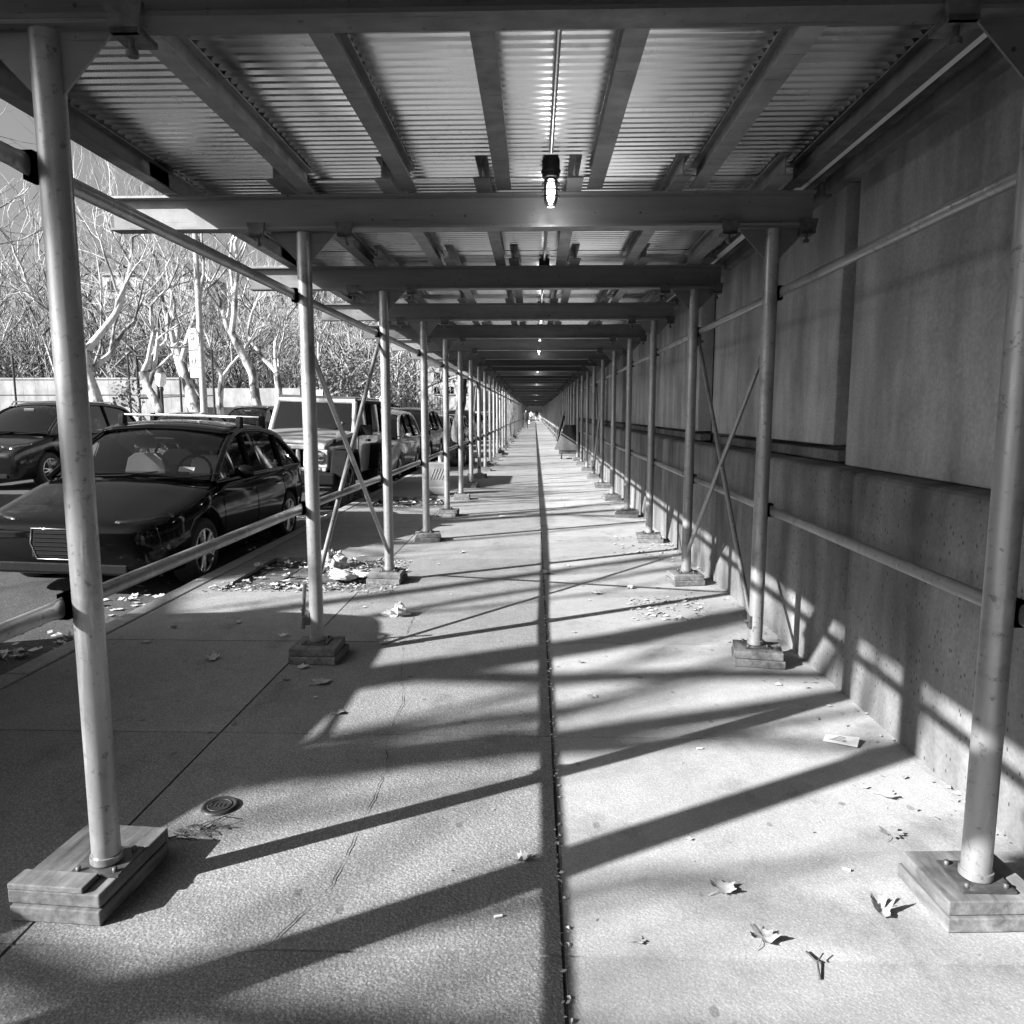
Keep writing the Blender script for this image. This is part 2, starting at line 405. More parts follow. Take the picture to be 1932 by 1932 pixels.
while y < 168:
    near = (i == 4)
    b.box(1.845, 1.99, y+.003, y+2.10, 1.25, 8.9)          # wide recessed slab
    b.box(1.845, 1.99, y+2.106, y+2.95, 1.25, 8.9)
    b2.box(1.865, 1.985, y-.02, y+2.97, 1.15, 1.22)        # sill under the slab
    y += 3.55; i += 1
y = 4.70-3.55*5
b4 = MB()
for i, (a0, a1) in enumerate([(-13.5, .9), (.905, 4.33)]): b4.box(1.765, 1.99, a0, a1, 1.155, 8.9)
o1 = b.build('stone_slab', M['panel'], wall, bevel=.008); o2 = b2.build('sill', M['plinth'], wall, bevel=.01)
# cut slabs that lie where the near projecting slab stands
def cut(o, y0, y1):
    bm = bmesh.new(); bm.from_mesh(o.data)
    dead = [v_ for v_ in bm.verts if v_.co.y < y1]
    bmesh.ops.delete(bm, geom=dead, context='VERTS'); bm.to_mesh(o.data); bm.free()
cut(o1, 0, 4.6); cut(o2, 0, 4.6)
o4 = b4.build('projecting_slab', M['panel'], wall, bevel=.008)
for o in (o1, o2, o4): warp(o)
# wall-side ledger under the deck edge
b = MB()
for k in range(0, 30):
    y0 = -4.1+2.1*k+.02; b.box(1.535, 1.60, y0, y0+2.05, 2.60, 2.68)
o = b.build('ledger', M['recess'], wall, bevel=.01)

# ---------------------------------------------------------------- sidewalk shed
NF = 64
FY = [-4.13, -2.03, .07, 2.11, 4.36, 6.42, 8.54, 10.62, 12.67]
while len(FY) < NF: FY.append(FY[-1]+2.09)
BZ0, BZ1 = 2.455, 2.635                      # bottom and top of cross beams
XL, XR = -1.285, 1.30
def xl(i): return -1.295 if i <= 4 else (-1.255 if i == 5 else -1.235)
def frame_parts(full=True):
    t = thing('scaffold_frame', '', 'scaffold frame', (0, 0, 0), 0, 'steel frames carrying the sidewalk shed')
    b = MB(); x0, x1 = -2.36, 1.51
    prof = [(-.05, BZ0), (.05, BZ0), (.05, BZ0+.012), (.006, BZ0+.017), (.006, BZ1-.017), (.05, BZ1-.012), (.05, BZ1), (-.05, BZ1), (-.05, BZ1-.012), (-.006, BZ1-.017), (-.006, BZ0+.017), (-.05, BZ0+.012)]
    b.prism(prof, x0, x1, 'x'); b.build('beam', M['beam'], t)
    for sx in (XL, XR):
        b = MB(); b.tube([(sx, 0, .10), (sx, 0, 1.2), (sx, 0, BZ0-.012)], .0405, 20); b.tube([(sx, 0, .104), (sx, 0, .125)], .046, 20)
        p = b.build('post', M['pipe'], t)
        b = MB(); b.box(sx-.075, sx+.075, -.075, .075, .092, .1)
        for ax in (-.055, .055):
            for ay in (-.055, .055): b.lathe([(0, .112), (.008, .112), (.008, .1)], 6, Matrix.Translation((sx+ax, ay, 0)))
        b.build('base_plate', M['clamp'], p)
        b = MB(); b.box(sx-.20, sx+.20, -.05, .05, BZ0-.012, BZ0-.001)
        for s_ in (-1, 1): b.prism([(sx+s_*.038, BZ0-.012), (sx+s_*.185, BZ0-.012), (sx+s_*.038, BZ0-.17)], -.004, .004, 'y')
        b.build('gusset', M['beam'], p)
        if full:
            for s_ in (-1, 1):
                b = MB(); cx_ = sx+s_*(.245 if not (s_ > 0 and sx > 0) else .172)
                b.prism([(cx_-.05, BZ0+.03), (cx_+.05, BZ0+.03), (cx_+.035, BZ0-.045), (cx_-.035, BZ0-.045)], -.066, -.052, 'y')
                b.box(cx_-.04, cx_+.04, -.066, .03, BZ0-.045, BZ0-.030)
                b.tube([(cx_, -.03, BZ0-.085), (cx_, -.03, BZ0-.02)], .008, 6); b.tube([(cx_, -.03, BZ0-.088), (cx_, -.03, BZ0-.072)], .016, 6)
                b.build('beam_clamp', M['clamp'], p)
    return t
fr = frame_parts(True); frb = None
for i, y in enumerate(FY):
    n_ = i-2                                  # frame 1 is the one whose beam crosses the top edge of the photo
    if n_ == 1: lab = 'grey steel frame whose beam crosses the top edge of the picture'
    elif n_ == 2: lab = 'grey steel frame just behind the lit cage lamp, largest whole beam in view'
    elif n_ < 1: lab = 'grey steel shed frame standing behind the photographer'
    elif n_ <= 20: lab = f'grey steel frame of the shed, {ordn(n_-1)} whole frame along the walkway'
    else: lab = 'small grey steel frame far along the walkway, past the first twenty'
    if i == 0: fr.location = (0, y, 0); fr['label'] = lab; cur = fr
    else:
        if i == 20:
            frb = frame_parts(False); frb.location = (0, y, 0); frb['label'] = lab; cur = frb
        else: cur = dup(frb if i > 20 else fr, (0, y+(rnd.uniform(-.05, .05) if n_ > 7 else 0), 0), lab, (0, 0, R(rnd.uniform(-.35, .35)) if n_ > 5 else 0))
    for ch in cur.children:
        if ch.name.startswith('post') and ch.data.vertices[0].co.x < 0: ch.location.x = xl(i)-XL
# timber pads
def pad():
    t = thing('timber_pad', '', 'timber pad', (0, 0, 0), 0, 'timber pads under the shed posts')
    for k, (sx, sy) in enumerate(((.14, .125), (.145, .135))):
        b = MB(); b.box(-sx, sx, -sy, sy, .002+.045*(1-k), .045+.045*(1-k)); b.build('plank', M['wood'], t, bevel=.004)
    return t
pd = pad()
for i, y in enumerate(FY):
    for side, sx in (('street', xl(i)), ('wall', XR)):
        n_ = i-2
        if n_ < 1: lab = 'pair of stacked planks under a post behind the photographer'
        elif n_ == 1: continue
        elif n_ <= 20: lab = f'stacked timber planks under the {ordn(n_-1)} whole frame, {side} side post'
        else: lab = f'tiny timber pad under a far {side} side post'
        rot = (0, 0, R(rnd.uniform(-7, 7)))
        if side == 'wall' and n_ == 2: rot = (0, 0, R(-14))
        if i == 0 and side == 'street': pd.location = (sx, y, 0); pd['label'] = lab
        else:
            o = dup(pd, (sx+rnd.uniform(-.02, .02), y-.02, 0), lab, rot); o.scale = (rnd.uniform(.92, 1.12), rnd.uniform(.88, 1.1), 1)
            for c_ in o.children: c_.rotation_euler.z = R(rnd.uniform(-4, 4)); c_.location.x = rnd.uniform(-.01, .01)
# the near left pad: long loose planks
t = thing('timber_pad', 'long stacked timber offcuts under the near left post, cropped at the photo edge', 'timber pad', (-1.30, 2.12, 0), R(-4), 'timber pads under the shed posts')
b = MB(); b.box(-.19, .085, -.17, .19, .002, .046); b.build('plank', M['wood'], t, bevel=.004)
b = MB(); b.box(-.20, .08, -.16, .20, .049, .090); b.build('plank', M['wood'], t, bevel=.004)
b = MB(); b.box(-.20, .03, -.16, -.085, .0905, .108); b.build('plank', M['wood'], t, bevel=.003)
dup(pd, (XR, 2.13, 0), 'stacked timber planks under the near right post beside the wall, cropped out', (0, 0, .05))

# rails: pipes with flattened ends
def rail(y0, y1, x, z0, z1, lab, r=.024, name='rail_pipe', cat='rail', grp='horizontal rail pipes tying the posts', dx=0):
    L = Vector((dx, y1-y0, z1-z0)); ln = L.length
    t = MB(); d = L.normalized()
    ps = [Vector((0, 0, 0)), d*.05, d*.09, d*(ln-.09), d*(ln-.05), d*ln]
    t.tube(ps, r, 12, True, [(.35, 1.25), (.35, 1.25), (1, 1), (1, 1), (.35, 1.25), (.35, 1.25)])
    o = t.build(name, M['rail']); o.location = (x, y0, z0); tag(o, lab, cat, grp)
    for q in (ps[0], ps[-1]):
        b = MB(); b.cbox(q, (.03, .055, .075)); b.tube([q+Vector((-.035, 0, 0)), q+Vector((.035, 0, 0))], .011, 6)
        b.build('fastener', M['clamp'], o)
    return o
protos = {}
for i in range(0, 56):
    y0, y1 = FY[i], FY[i+1]; n_ = i-2
    for side in ('street', 'wall'):
        for lev in ('lower', 'upper'):
            z = (.895 if lev == 'lower' else 2.105) + (.0 if side == 'street' else 0)
            x = (xl(i)-.058) if side == 'street' else XR+.048
            dx = (xl(i+1)-xl(i)) if side == 'street' else 0
            if n_ < 1: lab = f'{lev} {side} side rail pipe behind the photographer'
            elif n_ == 1: lab = f'nearest {lev} rail pipe on the {side} side, cut by the photo edge'
            elif n_ <= 20: lab = f'{lev} rail pipe on the {side} side, starting at the {ordn(n_-1)} whole frame'
            else: lab = f'distant {lev} rail pipe on the {side} side of the walkway'
            key = (side, lev)
            if i <= 9: o = rail(y0, y1, x, z, z, lab, dx=dx); protos[key] = o
            else: dup(protos[key], (x, y0, z), lab)
# diagonal braces
def brace(i, side, up):
    x = (xl(i)-.05 if side == 'street' else XR-.03)
    if not up: x = (xl(i)+.0 if side == 'street' else XR+.0)
    dx = (xl(i+1)-xl(i)) if side == 'street' else (.08 if up else -.0)
    z0, z1 = (.235, 2.03) if up else (1.85, .24)
    lab = {True: 'rising', False: 'falling'}[up]
    where = {4: 'nearest crossed pair', 9: 'second crossed pair', 14: 'third crossed pair', 20: 'fourth crossed pair', -9: ''}[i]
    return rail(FY[i], FY[i+1], x, z0, z1, f'thin diagonal brace {lab} into the distance, {where} on the {side} side', .0165, 'diagonal_brace', 'brace', 'crossed diagonal brace pipes', dx)
for i in (4, 9, 14, 20):
    for s_ in ('street', 'wall'):
        brace(i, s_, True); brace(i, s_, False)
# a short hooked brace end hanging at the foot of the first whole street post
b = MB(); b.tube([(-1.37, 4.40, .44), (-1.40, 4.46, .32), (-1.42, 4.50, .13)], .013, 8); b.tube([(-1.43, 4.5, .25), (-1.30, 4.38, .25)], .008, 6)
tag(b.build('loose_brace_end', M['rail']), 'bent loose brace end hanging behind the foot of the nearest whole street post', 'brace')

# joists
JX = [-2.00, -1.24, -.68, -.17, .315, .86, 1.37]
JZ0, JZ1 = BZ1+.001, BZ1+.112
def joist_mesh(L):
    b = MB(); pr_ = [(-.04, JZ0), (.04, JZ0), (.04, JZ0+.008), (.004, JZ0+.011), (.004, JZ1-.011), (.03, JZ1-.008), (.03, JZ1), (-.03, JZ1), (-.03, JZ1-.008), (-.004, JZ1-.011), (-.004, JZ0+.011), (-.04, JZ0+.008)]
    b.prism([(x, z) for x, z in pr_], 0, L, 'y'); return b
jp = None
NJ = ['outermost one', 'second', 'third', 'fourth', 'fifth', 'sixth', 'seventh']
for i in range(0, 15):
    y0, y1 = FY[i]-.30, FY[i+1]+.05
    odd = (i % 2 == 0)
    for j, x in enumerate(JX):
        off = (-.11 if odd else 0.0)
        if i == 3: off = 0.0
        n_ = i-2
        if j < 1: off = 0
        if n_ < 1: lab = 'grey ceiling joist of the shed behind the photographer'
        else: lab = f'grey steel ceiling joist, {NJ[j]} from the street edge, {ordn(n_)} bay of the shed'
        if jp is None:
            o = joist_mesh(2.46).build('ceiling_joist', M['joist']); jp = o
        else:
            o = jp.copy(); COL.objects.link(o)
        o.location = (x+off, y0, 0); tag(o, lab, 'joist', 'steel joists under the corrugated deck')
# corrugated deck sheets
def sheet(W):
    P_ = .0605; prof = []; y = 0.0; k = 0
    while y < W-1e-6:
        prof += [(y, 0), (y+P_*.36, 0), (y+P_*.46, .014), (y+P_*.90, .014)]; y += P_
    prof.append((y, 0)); b = MB(); vs_ = []
    for (yy, zz) in prof: vs_ += [(-2.05, yy, zz), (-1, yy, zz), (.3, yy, zz), (1.45, yy, zz)]
    b.add(vs_, [(4*i+k, 4*i+k+1, 4*i+k+5, 4*i+k+4) for i in range(len(prof)-1) for k in range(3)])
    return b
DZ = JZ1+.002
sp_ = None; y = 3.45-.968*9; i = 0
while y < FY[-1]:
    if sp_ is None:
        sp_ = sheet(.968).build('deck_sheet', M['deck'], solid=.0012); o = sp_
    else: o = sp_.copy(); COL.objects.link(o)
    o.location = (0, y, DZ+(0.004 if i % 2 else 0)); 
    q = i-8
    if q < 1: lab = 'corrugated metal deck sheet overhead behind the photographer'
    elif q <= 14: lab = f'shiny corrugated metal deck sheet, {ordn(q)} strip back from the top of the picture'
    else: lab = 'distant corrugated deck sheet over the far walkway'
    tag(o, lab, 'deck sheet', 'corrugated metal sheets of the shed roof'); y += .974 if i % 2 else .966; i += 1
# added plywood-like cover, unseen above the deck, so no light leaks through the corrugation
b = MB(); b.box(-2.04, 1.50, -5.2, FY[-1]+1, DZ+.03, DZ+.05); b.box(1.510, 1.988, -5.2, FY[-1]+1, DZ+.03, DZ+.05)
tag(b.build('deck_light_cover', M['wood']), 'added unseen boarding that blocks light above the corrugated shed roof', 'boarding')
b = MB(); b.box(1.452, 1.50, -5, FY[-1], DZ-.06, DZ-.052); tag(b.build('daylight_strip', M['white']), 'white strip standing in for daylight leaking between shed roof and building wall', 'daylight strip')  # white strip stands in for daylight leaking past the roof edge

# conduits and cage lamps
cp = None
for i in range(2, 20):
    y0, y1 = FY[i]+.05, FY[i+1]-.36; n_ = i-2
    if cp is None:
        b = MB(); b.tube([(0, -.4, 0), (0, 0, 0), (0, 1.70, 0)], .0105, 10); b.tube([(0, .45, 0), (0, .50, 0)], .014, 10)
        cp = b.build('electrical_conduit', M['conduit']); o = cp
    else: o = cp.copy(); COL.objects.link(o)
    o.location = (.075, FY[i]+.1, 2.715); tag(o, f'thin metal electrical conduit under the roof, {ordn(n_+1)} length from the photographer', 'conduit', 'conduit lengths under the shed roof')
def lamp():
    t = thing('cage_lamp', 'lit jelly-jar cage lamp hanging in front of the nearest whole beam', 'lamp', (0, 0, 0), 0, 'caged lamps under the shed roof')
    b = MB(); b.lathe([(0, .0), (.030, 0), (.042, -.008), (.046, -.022), (.046, -.062), (.051, -.068), (.050, -.078), (.044, -.082), (.047, -.09), (.044, -.102), (.030, -.104)], 24)
    b.build('housing', M['lampbody'], t)
    b = MB(); b.lathe([(.031, -.104), (.034, -.15), (.033, -.20), (.026, -.226), (.012, -.236), (0, -.238)], 20); b.build('glass_jar', M['lampglass'], t)
    b = MB(); b.lathe([(.0, -.108), (.013, -.112), (.022, -.15), (.022, -.185), (.014, -.208), (0, -.212)], 16); b.build('bulb', M['bulb'], t)
    b = MB()
    for zz in (-.135, -.168, -.200):
        b.tube([(.043*math.cos(a), .043*math.sin(a), zz) for a in [2*math.pi*k/20 for k in range(21)]], .0036, 6)
    for k in range(4):
        a = math.pi/4+k*math.pi/2; c_, s_ = math.cos(a), math.sin(a)
        b.tube([(.044*c_, .044*s_, -.10), (.043*c_, .043*s_, -.215), (.03*c_, .03*s_, -.238), (.018*c_, .018*s_, -.246)], .004, 6)
    b.tube([(.02*math.cos(a), .02*math.sin(a), -.246) for a in [2*math.pi*k/16 for k in range(17)]], .0025, 6)
    b.build('wire_cage', M['lampbody'], t)
    return t
lp = lamp(); lp.location = (.078, 4.10, 2.752)
LL = [(.078, 4.10), (.075, 6.62), (.07, 9.2), (.07, 11.5), (.07, 14.2), (.07, FY[12]-.3), (.07, FY[16]-.3), (.07, FY[24]-.3), (.07, FY[34]-.3)]
for k, (x, y) in enumerate(LL[1:]):
    dup(lp, (x, y, 2.745), ['caged lamp almost hidden above the second whole beam', 'small caged lamp showing between the second and third beams', 'small bright caged lamp hanging below the fourth beam', 'small caged lamp just past the fourth beam',
        'tiny caged lamp midway down the walkway', 'tiny lit lamp further down the walkway', 'speck of a lit lamp near the far end', 'farthest speck of a lit lamp'][k])
for k, (x, y) in enumerate(LL):
    pl = bpy.data.lights.new('bulb_light', 'POINT'); pl.energy = .8 if k else .9; pl.shadow_soft_size = .025
    po = bpy.data.objects.new('bulb_light', pl); COL.objects.link(po); po.location = (x, y, 2.50)

# ---------------------------------------------------------------- vehicles
def cat(P, t):
    n = len(P)-1; u = min(max(t, 0), .99999)*n; i = int(u); f = u-i
    p0 = P[max(i-1, 0)]; p1 = P[i]; p2 = P[min(i+1, n)]; p3 = P[min(i+2, n)]
    return tuple(.5*((2*b_)+(-a_+c_)*f+(2*a_-5*b_+4*c_-d_)*f*f+(-a_+3*b_-3*c_+d_)*f**3) for a_, b_, c_, d_ in zip(p0, p1, p2, p3))
def interp(P, y):
    for a_, b_ in zip(P, P[1:]):
        if a_[0] <= y <= b_[0]:
            f = (y-a_[0])/(b_[0]-a_[0]); return tuple(p+(q-p)*f for p, q in zip(a_, b_))
    return P[-1] if y > P[0][0] else P[0]
def boolcut(o, cutters):
    for c_ in cutters:
        m_ = o.modifiers.new('arch', 'BOOLEAN'); m_.operation = 'DIFFERENCE'; m_.object = c_; m_.solver = 'EXACT'
    bpy.context.view_layer.update(); dg = bpy.context.evaluated_depsgraph_get()
    me = bpy.data.meshes.new_from_object(o.evaluated_get(dg)); o.modifiers.clear(); o.data = me
    for c_ in cutters: bpy.data.objects.remove(c_)
def wheel(parent, x, y, r, side, spokes=10, rim='alu'):
    mt = Matrix.Translation((x, y, r)) @ Matrix.Rotation(side*math.pi/2, 4, 'Y')
    b = MB(); w = .105
    b.lathe([(r*.66, -w), (r*.93, -w), (r*.985, -w*.8), (r, -w*.3), (r, w*.3), (r*.985, w*.8), (r*.93, w), (r*.80, w*1.02), (r*.68, w*.9), (r*.66, w*.6)], 36, mt)
    t_ = b.build('tyre', M['rubber'], None); t_.name = 'tyre'
    b = MB(); b.lathe([(r*.67, w*.92), (r*.66, w*.95), (r*.62, w*.86), (r*.61, w*.1), (r*.2, w*.05), (0, w*.05)], 32, mt)
    hub = b.build('wheel', M['plastic' if rim == 'steel' else 'castiron'], parent)
    t_.parent = hub
    b = MB(); b.lathe([(r*.675, w*.90), (r*.67, w*.97), (r*.63, w*.93), (r*.625, w*.7)], 32, mt); b.lathe([(r*.16, w*.5), (r*.15, w*.85), (r*.09, w*.93), (0, w*.93)], 16, mt)
    for k in range(spokes):
        a = 2*math.pi*k/spokes+(.12 if k % 2 else -.12)*(1 if spokes == 10 else 0); ca, sa = math.cos(a), math.sin(a)
        b.tube([mt @ Vector((r*.10*ca, r*.10*sa, w*.82)), mt @ Vector((r*.38*ca, r*.38*sa, w*.88)), mt @ Vector((r*.65*ca, r*.65*sa, w*.88))], [.022, .017, .019], 6)
    b.build('rim', M[rim], hub)
def make_car(p):
    t = thing('parked_car', p['label'], p.get('cat', 'car'), (0, 0, 0), 0, p.get('group'))
    L, W, w = p['L'], p['W'], p['W']/2
    st = p['st']; paint = M[p['paint']]; bz = .20
    # stations: (y, halfwidth factor, shoulder z, centre z, bottom z)
    rows = []; NS = 46; half = None
    for i in range(NS+1):
        y_, wf, zs, zc, zb = cat(st, i/NS); hw = w*wf
        h = zs-zb
        prof = [(0, zb), (hw*.82, zb), (hw*.93, zb+.03), (hw*.975, zb+h*.22), (hw*1.0, zb+h*.45), (hw*.995, zb+h*.66), (hw*.97, zb+h*.80), (hw*.945, zs-.02), (hw*.90, zs+.004), (hw*.78, zs+(zc-zs)*.35), (hw*.4, zs+(zc-zs)*.85), (0, zc)]
        full = prof+[(-a_, b_) for a_, b_ in reversed(prof[1:-1])]
        rows.append([(a_, y_, b_) for a_, b_ in full])
    n = len(rows[0]); b = MB()
    b.add([q for r_ in rows for q in r_], [(i*n+k, i*n+(k+1) % n, (i+1)*n+(k+1) % n, (i+1)*n+k) for i in range(NS) for k in range(n)], True)
    b.f += [tuple(range(n)), tuple(reversed(range(NS*n, NS*n+n)))]; b.sm += [True, True]
    body = b.build('body', paint, t)
    cuts = []
    wr = p['wr']
    for yw in p['wy']:
        for s_ in (-1, 1):
            c = MB(); c.lathe([(0, -.17), (wr+.055, -.17), (wr+.055, .17), (0, .17)], 40, Matrix.Translation((s_*(w-.07), yw, wr)) @ Matrix.Rotation(math.pi/2, 4, 'Y'))
            cuts.append(c.build('cutter', paint))
    boolcut(body, cuts)
    for yw in p['wy']:
        for s_ in (-1, 1): wheel(t, s_*(w-.135), yw, wr, s_, p.get('spokes', 10), p.get('rim', 'alu'))
        b = MB()
        for s_ in (-1, 1): b.box(s_*(w-.27)-.02, s_*(w-.27)+.02, yw-wr, yw+wr, .25, wr+wr+.1)
        b.build('wheel_well', M['plastic'], t)
    # greenhouse
    gh = p['gh']; zb = p['belt']; wb = w*.93; wt = p.get('wt', w*.66); zr = max(z for _, z in gh)
    N = 40; PF = [cat(gh, i/N) for i in range(N+1)]
    def hw(z): f = max(0, min(1, (z-zb)/(zr-zb))); return wb+(wt-wb)*(f**.9)
    def surf(i0, i1, inset, crown=.05, edge=1.0):
        b = MB(); m = 12
        def fn(u, v):
            q = i0+(i1-i0)*u; k = min(int(q), N-1); f = q-k
            y_ = PF[k][0]+(PF[k+1][0]-PF[k][0])*f; z_ = PF[k][1]+(PF[k+1][1]-PF[k][1])*f
            s_ = 2*v-1; hh = hw(z_)*edge-inset
            k1 = PF[min(k+1, N)]; dy, dz = k1[0]-PF[k][0], k1[1]-PF[k][1]; ln = math.hypot(dy, dz) or 1
            ny, nz = -dz/ln, dy/ln; c_ = crown*(1-s_*s_)
            return (s_*hh, y_+ny*c_, z_+nz*c_)
        b.grid(fn, max(3, int((i1-i0)*1)), m); return b
    iw, ir = p['iw'], p['ir']             # end of windscreen, start of rear window (profile indices)
    surf(iw-.4, ir+.4, 0, .05, 1.02).build('roof', paint, t, solid=-.03)
    gl = M[p.get('glass', 'darkglass')]
    surf(.3, iw, .05, .06).build('windscreen', gl, t)
    surf(ir, N-.3, .05, .05).build('rear_window', gl, t)
    b = MB()                                 # frames: edge bars round the side windows
    for s_ in (-1, 1):
        b = MB(); b.tube([(s_*hw(z)*1.0, y, z-.012) for y, z in PF[::2]+[PF[-1]]], .034, 8)
        b.tube([(s_*(wb+.0), PF[0][0]+.02, zb+.01), (s_*(wb+.005), (PF[0][0]+PF[-1][0])/2, zb+.012), (s_*wb, PF[-1][0]-.02, zb+.01)], .022, 6)
        b.build('pillar', paint, t)
    b = MB()
    def ztop(y):
        for (a0, b0), (a1, b1) in zip(PF, PF[1:]):
            if a0 <= y <= a1: return b0+(b1-b0)*(y-a0)/max(1e-6, a1-a0)
        return zb
    for s_ in (-1, 1):
        for yp in p['pil']:
            b = MB(); zt = ztop(yp); b.tube([(s_*hw(zt-.02), yp, zt-.02), (s_*(hw((zt+zb)/2)+.004), yp-.02, (zt+zb)/2), (s_*wb, yp-.03, zb)], .028, 8)
            b.build('door_pillar', M['plastic'], t)
    for s_ in (-1, 1):
        b = MB(); up = [(y, z) for y, z in PF[1:-1]]; cnt = len(up)
        vs_ = [(s_*(hw(z)-.012), y, z-.01) for y, z in up]+[(s_*(wb-.012), y, zb) for y, z in up]
        b.add(vs_, [(i, i+1, cnt+i+1, cnt+i) for i in range(cnt-1)]); b.build('side_window', M['darkglass'], t)
    # seams, handles, mirrors
    def side_x(y, z):
        y_, wf, zs, zc, zb2 = interp([cat(st, i/60) for i in range(61)], y); h = zs-zb2; f = (z-zb2)/h
        P_ = [(0, .93), (.22, .975), (.45, 1.0), (.66, .995), (.80, .97), (1, .92)]
        for (a0, b0), (a1, b1) in zip(P_, P_[1:]):
            if a0 <= f <= a1: return w*wf*(b0+(b1-b0)*(f-a0)/(a1-a0))
        return w*wf*.92
    b = MB()
    for s_ in (-1, 1):
        for yp in p['seam']:
            b.tube([(s_*(side_x(yp, z)+.001), yp+.02*(z-.5), z) for z in [.27+.06*k for k in range(int((zb-.30)/.06)+1)]], .004, 4)
        b.tube([(s_*(side_x(y, .25)+.002), y, .27) for y in [p['wy'][0]+wr+.1+.1*k for k in range(int((p['wy'][1]-p['wy'][0]-2*wr-.2)/.1)+1)]], .012, 5)
    b.build('door_seam', M['plastic'], t)
    for s_ in (-1, 1):
        for yp in p['hand']:
            b = MB(); x_ = side_x(yp, zb-.14); b.tube([(s_*(x_-.005), yp-.09, zb-.14), (s_*(x_+.025), yp-.06, zb-.137), (s_*(x_+.025), yp+.06, zb-.135), (s_*(x_-.005), yp+.09, zb-.135)], .011, 6)
            b.build('door_handle', M['chrome'] if p['paint'] != 'blackpaint' else paint, t)
        b = MB(); ym = gh[0][0]+p.get('ymir', .42); x_ = wb+.015
        b.ell((s_*(x_+.13), ym, zb+.09), (.105, .05, .068), 14, 8); b.tube([(s_*(x_-.03), ym+.02, zb+.03), (s_*(x_+.08), ym+.01, zb+.06)], .018, 6)
        b.build('side_mirror', M[p.get('mirror', p['paint'])], t)
    # front: headlamps, grille, fog lamps, bumper lines
    for s_ in (-1, 1):
        b = MB(); hx, hy, hz = p['hl']
        def hf(u, v, s_=s_):
            x_ = hx[0]+(hx[1]-hx[0])*u; yb = hy[0]+(hy[1]-hy[0])*(u**1.8); z_ = hz[0]+(hz[1]-hz[0])*v+(.05*u if v > .5 else .03*u)
            return (s_*x_, yb-.012*math.sin(math.pi*u)*math.sin(math.pi*v), z_)
        b.grid(hf, 10, 4); hlm = b.build('headlight', M['lens'], t, solid=.01)
        b = MB(); b.ell((s_*(hx[0]+.4*(hx[1]-hx[0])), hy[0]+.06, (hz[0]+hz[1])/2+.01), (.055, .03, .05), 12, 8); b.ell((s_*(hx[0]+.75*(hx[1]-hx[0])), hy[0]+.5*(hy[1]-hy[0]), (hz[0]+hz[1])/2+.025), (.045, .03, .04), 12, 8)
        b.build('reflector', M['chrome'], hlm)
        b = MB(); fx, fy, fz = p['fog']; b.tube([(s_*(fx+.052*math.cos(a)), fy+.01*math.cos(a), fz+.045*math.sin(a)) for a in [2*math.pi*k/20 for k in range(21)]], .006, 6); b.ell((s_*fx, fy+.02, fz), (.035, .02, .032), 10, 6)
        b.build('fog_light', M['chrome'], t)
    gx, gy_, gz0, gz1 = p['grille']
    b = MB(); b.box(-gx, gx, gy_, gy_+.05, gz0, gz1); grl = b.build('grille', M['plastic'], t, bevel=.02)
    b = MB()
    for k in range(6):
        z_ = gz0+.04+(gz1-gz0-.08)*k/5; b.tube([(-gx+.03, gy_-.003, z_), (gx-.03, gy_-.003, z_)], .005, 5)
    b.build('grille_slat', M['plastic'], grl); b = MB()
    b.tube([(-gx*.8, gy_-.004, gz0), (gx*.8, gy_-.004, gz0), (gx, gy_-.002, (gz0+gz1)/2), (gx*.95, gy_-.004, gz1), (-gx*.95, gy_-.004, gz1), (-gx, gy_-.002, (gz0+gz1)/2), (-gx*.8, gy_-.004, gz0)], .006, 6)
    b.build('grille_bars', M['chrome'], grl)
    b = MB(); b.box(-w*.62, w*.62, gy_+.0, gy_+.06, .24, .33); b.build('lower_intake', M['plastic'], t, bevel=.015)
    b = MB()
    for s_ in (-.35, .35): b.tube([(s_*w-.1, gh[0][0]-.06, zb+.035), (s_*w+.25, gh[0][0]-.02, zb+.05), (s_*w+.55, gh[0][0]+.06, zb+.09)], .009, 6)
    b.build('wiper', M['plastic'], t)
    for s_ in (-1, 1):
        b = MB(); b.box(s_*w*.72-.12, s_*w*.72+.12, L-.07, L-.005, zb-.16, zb-.03); b.build('tail_light', M['lens'], t, bevel=.02)
    b = MB(); b.box(-w*.82, w*.82, gh[0][0]-.02, gh[-1][0]-.1, zb-.25, zb-.02); b.build('cabin_floor', M['seatdark'], t)
    b = MB(); b.box(-w*.78, w*.78, gh[0][0]+.1, gh[0][0]+.55, zb-.06, zb+.03); b.build('dashboard', M['plastic'], t, bevel=.02)
    # seats
    for k, (sx, sy, mm) in enumerate([(-.36, 1.05, 'seatlight'), (.36, 1.05, 'seatlight' if p.get('pale_seats') else 'seatdark'), (-.4, 1.95, 'seatdark'), (.4, 1.95, 'seatdark')]):
        if not p.get('pale_seats'): mm = 'seatdark'
        y0 = gh[0][0]+sy; b = MB()
        b.prism([(sx-.21, zb-.25), (sx+.21, zb-.25), (sx+.23, zb), (sx+.19, zb+.15), (sx+.11, zb+.205), (sx-.11, zb+.205), (sx-.19, zb+.15), (sx-.23, zb)], y0-.055, y0+.075, 'y'); b.prism([(sx-.13, zb+.26), (sx+.13, zb+.26), (sx+.125, zb+.37), (sx+.09, zb+.405), (sx-.09, zb+.405), (sx-.125, zb+.37)], y0-.03, y0+.06, 'y'); b.tube([(sx, y0+.02, zb+.15), (sx, y0+.02, zb+.32)], .02, 6)
        b.build('seat', M[mm], t, bevel=.035, seg=3)
